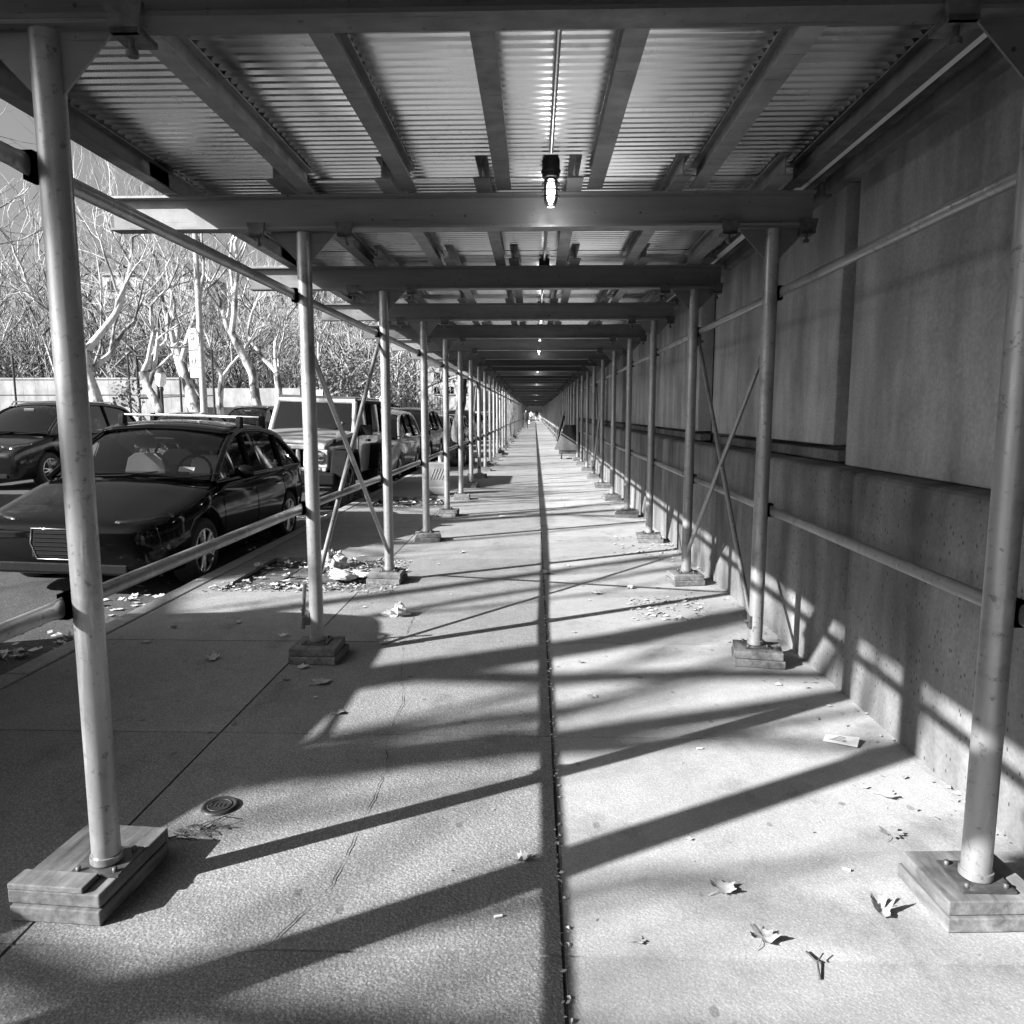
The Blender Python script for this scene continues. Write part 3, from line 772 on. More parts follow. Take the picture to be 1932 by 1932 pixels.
    b = MB(); sx = .36; b.tube([(sx+.18*math.cos(a), gh[0][0]+.62+.05*math.sin(a), zb+.06+.16*math.sin(a)) for a in [2*math.pi*k/24 for k in range(25)]], .014, 6)
    b.build('steering_wheel', M['plastic'], t)
    b = MB(); b.cbox((0, gh[0][0]+.72, zr-.13), (.22, .03, .06)); b.build('interior_mirror', M['greypaint'], t, bevel=.01)
    return t
# stations: y, width factor, shoulder z, centre z, bottom z
WAG = dict(L=4.28, W=1.78, paint='blackpaint', glass='carglass', wr=.315, wy=(.86, 3.42), belt=.93, pale_seats=True, wt=.665,
    st=[(0, .70, .60, .60, .30), (.06, .84, .66, .67, .22), (.25, .94, .70, .74, .20), (.7, 1.0, .80, .86, .18), (1.15, 1.0, .90, .95, .18), (1.8, 1.0, .92, .94, .18), (2.6, 1.0, .93, .94, .18), (3.4, .99, .95, .96, .18), (3.95, .95, .95, .95, .20), (4.2, .88, .92, .92, .26), (4.28, .80, .85, .86, .32)],
    gh=[(1.16, .94), (1.49, 1.14), (1.86, 1.335), (2.2, 1.42), (2.6, 1.43), (3.05, 1.40), (3.42, 1.31), (3.75, 1.13), (3.92, .96)], iw=11.5, ir=31.5, pil=[2.22, 3.25], seam=[1.28, 2.22, 3.18], hand=[2.05, 2.98],
    hl=((.42, .80), (.075, .34), (.56, .69)), fog=(.60, .06, .30), grille=(.27, -.008, .36, .62), label='glossy black hatchback with silver roof bars and pale seats, nearest car in view')
def roofbars(t, ys_, zr, half):
    for y_ in ys_:
        b = MB(); b.cbox((0, y_, zr+.135), (2*half, .05, .022)); bar = b.build('roof_bar', M['alu'], t, bevel=.008)
        b = MB()
        for s_ in (-1, 1):
            b.prism([(y_-.06, zr-.06), (y_+.06, zr-.06), (y_+.045, zr+.10), (y_+.03, zr+.15), (y_-.03, zr+.15), (y_-.045, zr+.10)], s_*half-.03, s_*half+.03, 'x')
        b.build('bar_foot', M['plastic'], bar, bevel=.01)
ROLL = -.025
wag = make_car(WAG); wag.location = (-3.10-.90, 6.20, -.145); wag.rotation_euler = (0, -ROLL*-1, 0); wag.rotation_euler = (0, .030, 0); wag.scale = (1, .975, 1)
roofbars(wag, (2.28, 3.0), 1.42, .66)
b = MB(); b.add([(.42, 1.26, .965+.06), (.58, 1.26, .965+.06), (.58, 1.30, 1.04+.03), (.42, 1.30, 1.04+.03)], [(0, 1, 2, 3)]); b.build('parking_permit', M['paper'], wag)

MPV = dict(L=4.3, W=1.76, paint='silverpaint', glass='darkglass', wr=.31, wy=(.78, 3.45), belt=.96, wt=.60, mirror='silverpaint',
    st=[(0, .72, .62, .62, .28), (.07, .86, .70, .72, .20), (.3, .95, .80, .84, .18), (.8, 1.0, .92, .97, .18), (1.2, 1.0, .96, 1.0, .18), (2.4, 1.0, .97, .98, .18), (3.4, .99, .99, 1.0, .18), (4.0, .96, 1.0, 1.0, .20), (4.24, .90, .97, .97, .25), (4.3, .84, .9, .9, .3)],
    gh=[(.82, .98), (1.2, 1.22), (1.62, 1.46), (2.05, 1.57), (2.6, 1.60), (3.3, 1.58), (3.85, 1.50), (4.12, 1.26), (4.22, .98)], iw=12.5, ir=32, pil=[2.2, 3.2], seam=[1.2, 2.2, 3.15], hand=[2.0, 2.95],
    hl=((.42, .80), (.08, .40), (.62, .82)), fog=(.62, .06, .30), grille=(.34, -.005, .44, .62), label='silver compact people carrier parked behind the boxy off-roader')
mpv = make_car(MPV); mpv.location = (-3.20-.88, 17.3, -.14); mpv.rotation_euler = (0, .03, 0)
SUVD = dict(MPV); SUVD.update(paint='darkpaint', L=4.6, label='dark sport utility car with roof rails behind the silver people carrier', mirror='darkpaint',
    st=[(y*1.06, a_, z+.06, c_+.06, d_+.03) for y, a_, z, c_, d_ in MPV['st']], gh=[(y*1.06, z+.07) for y, z in MPV['gh']], belt=1.03, wy=(.85, 3.6), wr=.35, hl=((.42, .80), (.08, .40), (.68, .86)), grille=(.36, -.01, .5, .82))
SEDAN = dict(WAG); SEDAN.update(paint='greypaint', pale_seats=False, glass='darkglass', L=4.5, label='grey saloon car', spokes=5,
    st=[(y*1.05, a_, z, c_, d_) for y, a_, z, c_, d_ in WAG['st']], gh=[(1.1, .94), (1.5, 1.16), (1.9, 1.35), (2.3, 1.41), (2.8, 1.42), (3.2, 1.36), (3.6, 1.20), (3.9, 1.02), (4.0, .96)], iw=12, ir=25, pil=[2.4], seam=[1.3, 2.35, 3.3], hand=[2.2, 3.1])
suv = make_car(SUVD); suv.location = (-3.2-.88, 22.4, -.14); suv.rotation_euler = (0, .03, 0)
for s_ in (-1, 1):
    b = MB(); b.tube([(s_*.58, 1.9, 1.66), (s_*.6, 2.0, 1.72), (s_*.6, 3.6, 1.71), (s_*.58, 3.75, 1.64)], .016, 8); b.build('roof_rail', M['alu'], suv)
sed = make_car(SEDAN); sed.location = (-3.2-.89, 28.0, -.14); sed.rotation_euler = (0, .03, 0); sed['label'] = 'grey saloon car parked behind the dark car with roof rails'
darks = make_car(dict(SEDAN, paint='darkpaint', label='x')); pales = make_car(dict(MPV, paint='palepaint', label='x', mirror='palepaint'))
darks.location = (-10.5, 20.4, -.04); darks['label'] = 'dark saloon on the far side of the road, roof showing behind the roof bars'; darks['group'] = 'cars parked at the far kerb'
pales.location = (-3.2-.88, 45.5, -.14); pales['label'] = 'pale people carrier far down the near kerb'; pales['group'] = 'cars parked along the near kerb'
GK = 'cars parked along the near kerb'
for o in (wag, mpv, suv, sed): o['group'] = GK
# near car behind the view whose shadow falls across the left slabs
dup(suv, (-3.12-.95, -.22, -.145), 'dark car parked just outside the picture on the left, nearest the photographer', (0, .03, 0))
for k, (src, y_, lab) in enumerate([(darks, 33.6, 'dark saloon parked third beyond the silver people carrier'), (suv, 39.4, 'dark tall car behind the third saloon at the near kerb'), (sed, 51.0, 'grey saloon behind the pale people carrier'),
        (darks, 56.8, 'distant dark saloon at the near kerb'), (mpv, 62.5, 'distant silver car at the near kerb'), (suv, 68.5, 'last dark tall car at the near kerb')]):
    dup(src, (-4.08, y_, -.14), lab, (0, .03, 0), GK)
for k, (src, y_, x_, lab) in enumerate([(sed, 8.2, -10.5, 'grey saloon at the far kerb, left of the near trees'), (suv, 14.0, -10.5, 'tall dark car at the far kerb, second in the row'),
        (suv, 26.0, -10.45, 'taller dark car at the far kerb just behind the dark saloon'), (mpv, 32.4, -10.5, 'silver car at the far kerb seen past the off-roader'), (sed, 38.5, -10.5, 'grey saloon further along the far kerb'),
        (darks, 44.6, -10.5, 'dark saloon further along the far kerb'), (pales, 51, -10.5, 'pale car further along the far kerb'), (suv, 57, -10.5, 'tall dark car last in the far row')]):
    dup(src, (x_, y_, -.04), lab, (0, 0, 0), 'cars parked at the far kerb')

# boxy off-roader
def offroader():
    t = thing('off_road_car', 'pale boxy off-roader with slotted grille, round headlights and black flared arches', 'car', (0, 0, 0), 0, GK)
    pp = M['palepaint']; bk = M['plastic']
    b = MB(); b.box(-.72, .72, .35, 1.75, .62, .98); b.box(-.76, .76, 1.6, 4.0, .45, 1.12); b.box(-.76, .76, 3.4, 4.05, .45, 1.12-.002); b.build('body', pp, t, bevel=.05, seg=3)
    b = MB()
    def hood(u, v): x_ = (2*v-1); hw_ = .60+.14*u; return (x_*hw_, .30+1.38*u, .985+.13*u+.045*(1-x_**2)-.10*max(0, .12-u)*8*.3)
    b.grid(hood, 14, 14); hd = b.build('bonnet', pp, t, solid=-.05)
    b = MB()
    for s_ in (-1, 1): b.cbox((s_*.64, .62, 1.045), (.03, .09, .06)); b.cbox((s_*.20, 1.2, 1.13), (.03, .03, .03))
    b.build('bonnet_latch', bk, hd)
    # grille plate with seven slots, built as bars round the openings
    b = MB(); gy = .20
    b.box(-.62, .62, gy, gy+.10, .60, .66); b.box(-.60, .60, gy, gy+.10, .925, 1.0)
    xs = [-.345+.115*k for k in range(7)]
    edges = [-.40]+[(a_+c_)/2 for a_, c_ in zip(xs, xs[1:])]+[.40]
    for e in edges: b.box(e-.027, e+.027, gy+.001, gy+.099, .66, .925)
    for s_ in (-1, 1): b.box(min(s_*.40, s_*.64), max(s_*.40, s_*.64), gy+.002, gy+.098, .655, .93)
    gr_ = b.build('grille', pp, t, bevel=.022, seg=3)
    b = MB(); b.box(-.44, .44, gy+.06, gy+.085, .63, .95); b.build('grille_void', M['blackpaint'], gr_)
    cu = bpy.data.curves.new('lettering', 'FONT'); cu.body = 'Jeep'; cu.size = .085; cu.extrude = .003; cu.align_x = 'CENTER'; cu.materials.append(M['greypaint'])
    tc_ = bpy.data.objects.new('lettering_curve', cu); COL.objects.link(tc_); bpy.context.view_layer.update(); tm = bpy.data.meshes.new_from_object(tc_.evaluated_get(bpy.context.evaluated_depsgraph_get())); bpy.data.objects.remove(tc_)
    to = bpy.data.objects.new('lettering', tm); COL.objects.link(to); to.parent = gr_; to.location = (0, gy-.003, .945); to.rotation_euler = (R(90), 0, 0)
    for s_ in (-1, 1):
        b = MB(); mt = Matrix.Translation((s_*.50, gy-.01, .825)) @ Matrix.Rotation(math.pi/2, 4, 'X')
        b.lathe([(.0, .055), (.05, .05), (.08, .03), (.092, 0)], 28, mt); hl = b.build('headlight', M['lens'], t)
        b = MB(); b.lathe([(.0, -.03), (.06, -.015), (.088, .012), (.094, .016), (.098, .010), (.098, -.02)], 28, mt); b.lathe([(0, .02), (.03, .015), (.035, -.01)], 14, mt); b.build('reflector', M['chrome'], hl)
        b = MB(); mt2 = Matrix.Translation((s_*.50, gy-.005, .645)) @ Matrix.Rotation(math.pi/2, 4, 'X'); b.lathe([(0, .02), (.025, .015), (.036, 0)], 16, mt2); b.build('indicator_light', M['lens'], t)
    b = MB(); b.box(-.80, .80, -.02, .17, .42, .60); b.box(-.45, .45, .0, .2, .36, .42); bp = b.build('front_bumper', bk, t, bevel=.03)
    b = MB()
    for s_ in (-1, 1):
        b.lathe([(0, .02), (.045, .012), (.05, 0)], 16, Matrix.Translation((s_*.42, -.02, .50)) @ Matrix.Rotation(math.pi/2, 4, 'X'))
    b.build('fog_light', M['lens'], bp)
    for yw in (.62, 3.15):                       # flared arches: flat-topped black wings
        for s_ in (-1, 1):
            prof = [(yw-.56, .50), (yw-.44, .84), (yw-.34, .92), (yw+.34, .92), (yw+.46, .84), (yw+.60, .50), (yw+.52, .50), (yw+.40, .80), (yw+.30, .86), (yw-.30, .86), (yw-.38, .80), (yw-.48, .50)]
            b = MB(); x0, x1 = sorted((s_*.70, s_*.94)); b.prism(prof, x0, x1, 'x'); b.build('fender_flare', bk, t, bevel=.02)
            wheel(t, s_*.79, yw, .39, s_, 5, 'greypaint')
    b = MB(); b.box(-.70, .70, .5, 3.7, .35, .6); b.build('chassis', bk, t)
    # windscreen frame, cab, hard top
    A = (1.62, 1.10); B_ = (1.94, 1.66)
    def bar(p0, p1, r_=.035): b.tube([p0, p1], r_, 8)
    b = MB()
    for s_ in (-1, 1): bar((s_*.72, A[0], A[1]), (s_*.66, B_[0], B_[1]), .042)
    bar((-.72, A[0], A[1]+.02), (.72, A[0], A[1]+.02), .045); bar((-.67, B_[0], B_[1]), (.67, B_[0], B_[1]), .045); b.build('windscreen_frame', pp, t)
    b = MB(); b.add([(-.70, A[0], A[1]+.02), (.70, A[0], A[1]+.02), (.65, B_[0], B_[1]-.01), (-.65, B_[0], B_[1]-.01)], [(0, 1, 2, 3)]); b.build('windscreen', M['darkglass'], t, solid=.006)
    b = MB(); b.box(-.70, .70, 1.93, 4.0, 1.67, 1.745); b.build('roof', M['greypaint'], t, bevel=.035, seg=3)
    for s_ in (-1, 1):
        b = MB()
        for y_ in (1.98, 2.78, 3.05, 3.97): bar((s_*.73, y_-.03*(y_ < 2), 1.10), (s_*.67, y_, 1.69), .03)
        bar((s_*.675, 1.96, 1.66), (s_*.675, 3.97, 1.66), .03); b.build('pillar', bk, t)
    for s_ in (-1, 1):
        for (y0, y1) in ((1.95, 2.76), (3.08, 3.95)):
            b = MB(); b.add([(s_*.725, y0, 1.12), (s_*.725, y1, 1.12), (s_*.67, y1, 1.66), (s_*.67, y0+(.05 if y0 < 2 else 0), 1.66)], [(0, 1, 2, 3)]); b.build('side_window', M['darkglass'], t, solid=.006)
        b = MB(); b.cbox((s_*.90, 1.78, 1.20), (.20, .06, .17)); b.tube([(s_*.74, 1.8, 1.10), (s_*.86, 1.8, 1.14)], .018, 6); b.build('side_mirror', bk, t, bevel=.02)
        b = MB(); b.box(min(s_*.755, s_*.772), max(s_*.755, s_*.772), 1.80, 2.72, .52, 1.10); dr = b.build('door', pp, t, bevel=.012)
        b = MB(); b.cbox((s_*.785, 2.58, 1.0), (.03, .14, .04)); b.build('door_handle', bk, dr)
    b = MB()
    for x_ in (-.42, .12): b.tube([(x_, 1.57, 1.14), (x_+.28, 1.66, 1.20), (x_+.42, 1.73, 1.30)], .009, 6)
    b.build('wiper', bk, t)
    for sx in (-.36, .36):
        b = MB(); b.ell((sx, 2.55, 1.15), (.22, .07, .26), 14, 8); b.ell((sx, 2.58, 1.48), (.11, .05, .08), 12, 8); b.build('seat', M['seatdark'], t)
    b = MB(); b.lathe([(0, -.1), (.36, -.1), (.38, -.04), (.38, .08), (.34, .12), (.2, .1), (0, .1)], 30, Matrix.Translation((0, 4.15, .95)) @ Matrix.Rotation(math.pi/2, 4, 'X')); b.build('spare_wheel', M['rubber'], t)
    b = MB(); b.add([(.40, 1.70, 1.245), (.50, 1.70, 1.245), (.495, 1.735, 1.32), (.405, 1.735, 1.32)], [(0, 1, 2, 3)]); b.build('parking_permit', M['paper'], t)
    return t
jp_ = offroader(); jp_.scale = (1.05, 1, 1.08); jp_.location = (-4.01, 11.85, -.13); jp_.rotation_euler = (0, .03, 0)
for ch in jp_.children: pass

# ---------------------------------------------------------------- trees
def grow(bt, bb, p, d, ln, r, depth, rg, up=.12, spread=.6, thin=.62, maxd=5, wob=.16):
    """one limb as a bent tapering tube, then its children"""
    seg = 5 if depth <= 1 else (4 if depth < maxd-1 else 3); pts = [p.copy()]; rad = [r]; dd = d.copy(); q = p.copy()
    for k in range(seg):
        dd = (dd+Vector((rg.gauss(0, wob), rg.gauss(0, wob), rg.gauss(0, wob*.7)+up))).normalized()
        q = q+dd*(ln/seg); pts.append(q.copy()); rad.append(r*(1-(1-thin)*(k+1)/seg))
    (bt if depth == 0 else bb).tube(pts, rad, 10 if depth == 0 else (7 if depth == 1 else (5 if depth == 2 else 3)), depth < 2)
    if depth >= maxd: return
    kids = [3, 3, 3, 3, 3, 2, 2][depth]
    for k in range(kids):
        f = 1.0 if k == 0 else rg.uniform(.35, 1.0) if depth else rg.uniform(.75, 1.0)
        i = min(seg, max(1, int(round(f*seg)))); ax = dd.orthogonal().normalized(); ax.rotate(Matrix.Rotation(rg.uniform(0, 2*math.pi), 3, dd))
        nd = (dd*(1.0 if k == 0 else .7)+ax*spread*rg.uniform(.6, 1.25)).normalized()
        grow(bt, bb, pts[i], nd, ln*rg.uniform(.58, .82), rad[i]*(.80 if k == 0 else rg.uniform(.5, .7)), depth+1, rg, up, spread, thin, maxd, wob)
def tree(loc, seed, h, r, lean=(0, 0), label='', spread=.62, maxd=5, barkm='bark', twigm='twig', leaves=0, scale=1, group='bare plane trees across the road', name='plane_tree', up=.10):
    rg = random.Random(seed); t = thing(name, label, 'tree', loc, 0, group)
    bt, bb = MB(), MB(); d = Vector((lean[0], lean[1], 1)).normalized()
    bt.tube([Vector((0, 0, -.3)), Vector((0, 0, .05))], [r*1.5, r*1.15], 10, False)
    grow(bt, bb, Vector((0, 0, 0)), d, h, r, 0, rg, up, spread, .66, maxd)
    bt.build('trunk', M[barkm], t, fix=False); bb.build('crown', M[twigm], t, fix=False)
    if leaves:
        b = MB(); vv = [Vector(q) for q in bb.v]
        for k in range(leaves):
            c = rg.choice(vv)+Vector((rg.gauss(0, .18), rg.gauss(0, .18), rg.gauss(0, .15)))
            u_ = Vector((rg.gauss(0, 1), rg.gauss(0, 1), rg.gauss(0, 1))).normalized(); v2 = u_.orthogonal().normalized(); s_ = rg.uniform(.05, .10)
            b.add([c-u_*s_, c+v2*s_*.7, c+u_*s_, c-v2*s_*.7], [(0, 1, 2, 3)])
        b.build('leaves', M['leafgreen'], t, fix=False)
    return t
TR = [  # x, y, seed, trunk h, r, lean, label
    (-13.2, 23.5, 11, 3.4, .24, (-.10, 0), 'bare plane tree whose trunk stands at the left edge of the photo'),
    (-13.0, 27.0, 12, 3.2, .20, (-.18, 0), 'pale bare plane tree just right of the old-fashioned park lantern'),
    (-13.4, 30.5, 13, 4.6, .27, (-.25, .05), 'leaning bare plane tree left of the tall pale lamp post'),
    (-15.5, 37.0, 23, 3.2, .20, (-.10, 0), 'slender bare plane tree right of the tall pale lamp post'),
    (-12.8, 35.5, 15, 5.2, .26, (-.14, 0), 'tall mottled bare plane tree left of the off-roader'),
    (-12.8, 38.5, 16, 3.4, .24, (-.06, 0), 'forked bare plane tree directly behind the off-roader'),
    (-12.6, 52.0, 19, 3.4, .22, (.20, 0), 'pale leaning plane tree seen between the second and third posts'),
    (-12.8, 60.0, 20, 4.0, .22, (-.1, 0), 'bare plane tree seen just left of the third post'),
    (-12.6, 69.0, 21, 3.8, .22, (.05, 0), 'distant bare plane tree seen past the fourth post'),
    (-13.0, 14.0, 22, 3.6, .25, (.1, 0), 'bare plane tree outside the photo edge beyond the far kerb')]
for (x, y, sd, h, r_, ln, lab) in TR: tree((x, y, .08), sd, h, r_, ln, lab, maxd=6)
tree((-11.9, 44.5, .08), 31, 1.9, .07, (.02, 0), 'small tree still holding dark leaves behind the off-roader', maxd=5, leaves=1500, spread=.8, group='small trees with leaves', name='young_tree')
tree((-10.4-1.6, 52, .08), 32, 2.4, .08, (.02, 0), 'small leafy tree further along the far pavement', maxd=5, leaves=1700, spread=.8, group='small trees with leaves', name='young_tree')
tree((-14.4, 29.0, .08), 33, 1.2, .06, (.0, 0), 'sapling with a few dark leaves in front of the pale wall', maxd=4, leaves=120, spread=.8, group='small trees with leaves', name='young_tree', twigm='barkdark', barkm='barkdark')
tree((-2.45, 23.9, -.05), 41, 4.6, .16, (.03, .0), 'dark street tree growing in our pavement beside the sixth post', maxd=5, barkm='barkdark', twigm='barkdark', spread=.55, group='street trees on the near pavement', name='street_tree', up=.2)
# trees behind the photographer, over the road: they throw the soft branch shadows
for k, (x, y, sd) in enumerate([(-12.4, -11.0, 91), (-12.8, -6.4, 92), (-12.5, -2.0, 93), (-12.6, 2.8, 94), (-12.7, 8, 95)]):
    tree((x, y, .08), sd, 4.6, .42, (.05*k-.08, 0), 'bare plane tree over the road behind the photographer', maxd=4, spread=.8)

# ---------------------------------------------------------------- park, playground and buildings over the road
# far woods: one mass of twigs on the slope
rg = random.Random(99); b = MB()
def stroke(c, L, r_, n_):
    d = Vector((rg.gauss(0, .55), rg.gauss(0, .3), rg.uniform(.25, 1))).normalized(); q = c.copy(); pts = [q.copy()]
    for k in range(n_):
        d = (d+Vector((rg.gauss(0, .25), rg.gauss(0, .2), rg.gauss(0, .2)+.05))).normalized(); q = q+d*(L/n_); pts.append(q.copy())
    b.tube(pts, [r_*(1-.75*k/n_) for k in range(n_+1)], 3, False)
    return pts
for k in range(720):
    y = rg.uniform(62, 150); x = -rg.uniform(.16, 1.15)*y-4; g_ = (y-62)/100
    z0 = 14*max(0, g_)**2*.7
    pts = stroke(Vector((x, y, z0-.3)), rg.uniform(9, 17), rg.uniform(.10, .24), 5)
    for q in pts[1:]:
        for m_ in range(3):
            p2 = stroke(q, rg.uniform(3, 7), rg.uniform(.05, .10), 3)
            for q2 in p2[1:]:
                if rg.random() < .75: stroke(q2, rg.uniform(1.2, 3.2), rg.uniform(.022, .045), 2)
M['woodtwig'] = bark('wood_bark', .06, .30, .8); o = b.build('far_woods', M['woodtwig'], fix=False); kind(o, 'stuff', 'pale bare woodland massed on the slope beyond the playground', 'woodland')
# playground handball wall
t = thing('playground_wall', 'long pale sunlit playground wall with tree shadows on it behind the iron fence', 'wall')
b = MB(); b.box(-64, -20.0, 44, 44.4, 0, 3.35); b.box(-20.0, -13.0, 50, 50.4, 0, 3.0) if False else None; b.build('panel', M['pale'], t)
b = MB(); b.box(-64.05, -19.95, 43.95, 44.45, 3.35, 3.45); b.build('coping', M['pale'], t)
t = thing('playground_wall', 'lower pale playground wall behind the off-roader roof', 'wall')
b = MB(); b.box(-19.9, -14.2, 46, 46.4, 0, 2.9); b.box(-14.2-.4, -14.2, 46.4, 100, 0, 2.6); b.build('panel', M['pale'], t)
# low iron railing along the far pavement
t = thing('iron_railing', 'low black iron railing of upright bars along the far pavement', 'fence')
b = MB(); b.box(-15.62, -15.58, 6, 46, .98, 1.02); b.box(-15.62, -15.58, 6, 46, .22, .26); b.build('top_rail', M['fence'], t)
b = MB(); y = 6.0
while y < 46: b.tube([(-15.6, y, .08), (-15.6, y, 1.12)], .011, 4, False); y += .13
b.build('bars', M['fence'], t)
b = MB()
for k in range(17): b.cbox((-15.6, 6+2.5*k, .65), (.07, .07, 1.15))
b.build('railing_posts', M['fence'], t)
# tall playground fence posts and rails
t = thing('playground_fence', 'tall black playground fence of posts and wire in front of the pale wall', 'fence')
for k in range(13):
    x = -52+2.9*k; b = MB(); b.tube([(x, 37.5, 0), (x, 37.5, 4.3)], .05, 6); b.build('fence_post', M['fence'], t)
b = MB()
for z in (.3, 2.3, 4.25): b.tube([(-54, 37.5, z), (-17, 37.5, z)], .028, 5)
for k in range(0, 60, 1): b.tube([(-54+.62*k, 37.5, .2), (-54+.62*k, 37.5, 4.2)], .005, 3, False)
b.build('fence_rails', M['fence'], t)
t = thing('playground_fence', 'black mesh fence running along the far pavement behind the parked cars', 'fence')
b = MB()
for k in range(24): b.tube([(-14.0, 47+3*k, 0), (-14.0, 47+3*k, 3.6)], .045, 5)
b.build('fence_posts', M['fence'], t)
b = MB()
for z in (.3, 1.9, 3.55): b.tube([(-14.0, 47, z), (-14.0, 118, z)], .03, 5)
for k in range(240): b.tube([(-14.0, 47+.3*k, .2), (-14.0, 47+.3*k, 3.5)], .007, 3, False)
b.build('fence_mesh', M['fence'], t)
# climbing frame / backboard frames
t = thing('backboard_frame', 'black basketball backboard on a tall black frame in the playground', 'backboard', (-16.9, 34.0, 0))
b = MB()
for x, h in ((-.9, 4.0), (.05, 4.2), (1.0, 4.3), (1.9, 4.4), (2.5, 4.4)): b.tube([(x, 0, 0), (x, 0, h-.2)], .05, 6)
b.tube([(-.9, 0, 3.8), (2.5, 0, 4.2)], .04, 6); b.tube([(-.9, 0, 2.1), (2.5, 0, 2.2)], .03, 6); b.build('frame', M['fence'], t)
b = MB(); b.box(-.9, -.0, -.1, -.04, 2.95, 3.25); b.tube([(-.9, -.07, 2.1), (-.9, -.07, 3.95)], .05, 5); b.tube([(0, -.07, 2.1), (0, -.07, 3.95)], .05, 5); b.tube([(-.9, -.07, 2.1), (0, -.07, 2.1)], .06, 5); b.tube([(-.9, -.07, 3.95), (0, -.07, 3.95)], .04, 5); b.build('backboard', M['fence'], t)
# tall street lamp pole
t = thing('street_lamp', 'tall pale street lamp post beyond the far kerb', 'street lamp', (-11.95, 27.3, .08))
b = MB(); b.lathe([(.2, 0), (.2, .5), (.13, .65), (.115, 2), (.085, 9.4), (0, 9.4)], 12); b.build('pole', M['bigpole'], t)
b = MB(); b.tube([(0, 0, 9.1), (1.0, 0, 9.7), (2.3, 0, 9.8)], .05, 8); b.build('arm', M['bigpole'], t)
b = MB(); b.ell((2.6, 0, 9.78), (.42, .16, .10)); b.build('lamp_head', M['bigpole'], t)
b = MB(); b.box(-.42, -.12, -.03, 0, 2.6, 4.35); sg = b.build('parking_sign', M['white'], t, bevel=.01)
b = MB()
for z0 in (3.95, 3.1):
    for (a0, a1, c0, c1) in ((-.34, -.20, .20, .22), (-.34, -.20, 0, .02), (-.34, -.32, 0, .22), (-.22, -.20, 0, .22)): b.box(a0, a1, -.036, -.031, z0+c0, z0+c1)
b.build('sign_mark', M['fence'], sg)
# shadow-casting pole close by on our kerb, out of the picture
t = thing('sign_pole', 'thick steel pole at the near kerb just outside the picture on the left', 'pole', (-2.62, .72, 0))
b = MB(); b.tube([(0, 0, -.05), (0, 0, 7)], .075, 16); b.build('pole', M['bigpole'], t)
b = MB(); b.lathe([(.16, 0), (.16, .04), (.1, .12), (.08, .14)], 16); b.build('base', M['castiron'], t)
# park lantern
t = thing('park_lantern', 'black old-fashioned park lantern with a pale glass head', 'lamp post', (-15.2, 30.8, .08))
b = MB(); b.lathe([(.16, 0), (.14, .4), (.07, .6), (.06, 2.2), (.10, 2.3), (.07, 2.4), (0, 2.4)], 12); b.build('post', M['fence'], t)
b = MB(); b.lathe([(.10, 2.4), (.20, 2.55), (.22, 2.85), (.17, 2.98)], 8); b.build('lantern_glass', M['white'], t)
b = MB(); b.lathe([(.24, 2.98), (.16, 3.15), (.05, 3.22), (0, 3.3)], 10); b.build('lantern_cap', M['greypaint'], t)
# dark hut and small sign seen over the far cars
t = thing('playground_hut', 'small dark flat-roofed shelter beyond the far parked cars', 'shelter', (-12.6, 57, .08))
b = MB(); b.box(-.2, 2.2, 0, 2.4, 2.05, 2.2) ; b.build('roof', M['fence'], t)
for x in (-.1, 2.1):
    b = MB(); b.box(x-.05, x+.05, .05, 2.35, 1.9, 2.05); b.box(x-.05, x+.05, .05, .15, 0, 1.9); b.box(x-.05, x+.05, 2.25, 2.35, 0, 1.9); b.build('side_frame', M['darkpaint'], t)
b = MB(); b.box(0, 2.0, 2.25, 2.3, .2, 2.0); b.build('wall', M['darkpaint'], t)
for (x, y, lab) in ((-11.9, 42.0, 'small white square sign on a thin post behind the off-roader'), (-11.9, 58, 'small white sign on a thin post further along the far pavement')):
    t = thing('street_sign', lab, 'sign', (x, y, .08))
    b = MB(); b.tube([(0, 0, 0), (0, 0, 2.6)], .03, 6); b.build('post', M['bigpole'], t)
    b = MB(); b.box(-.2, .2, -.04, -.02, 2.1, 2.6); b.build('sign_plate', M['white'], t)
# buildings on the slope
def block(loc, W, D, Hh, nx, nz, mat, label, roof=True):
    t = thing('apartment_house', label, 'building', loc, 0, 'pale buildings beyond the park')
    b = MB(); b.box(0, W, 0, D, -6, Hh); b.build('wall', M[mat], t)
    b = MB(); b.box(-.3, W+.3, -.3, D+.3, Hh, Hh+.5); b.box(-.15, W+.15, -.15, D, Hh*.5, Hh*.5+.25); b.build('cornice', M['pale'], t)
    for i in range(nx):
        for j in range(nz):
            x = W*(i+.5)/nx; z = .8+(Hh-1.2)*(j+.3)/nz; hh = (Hh-1.2)/nz*.5; ww = W/nx*.42
            b = MB(); b.box(x-ww/2, x+ww/2, -.06, -.01, z, z+hh); f_ = b.build('window', M['darkglass'], t)
            b = MB(); b.box(x-ww/2-.12, x+ww/2+.12, -.16, -.005, z-.22, z-.02); b.box(x-.04, x+.04, -.09, -.062, z, z+hh); b.build('sill', M['pale'], f_)
block((-44, 118, 7), 9, 12, 16, 4, 5, 'pale', 'pale corner house with tall windows seen between tree branches')
block((-31, 132, 5), 10, 12, 13, 4, 5, 'pale', 'white town house seen between the first and second posts')
block((-19.5, 126, 3), 9, 12, 15, 4, 6, 'brick', 'grey facade seen right of the second post')
block((-72, 128, 9), 16, 12, 15, 6, 5, 'brick', 'broad grey building far left on the slope')

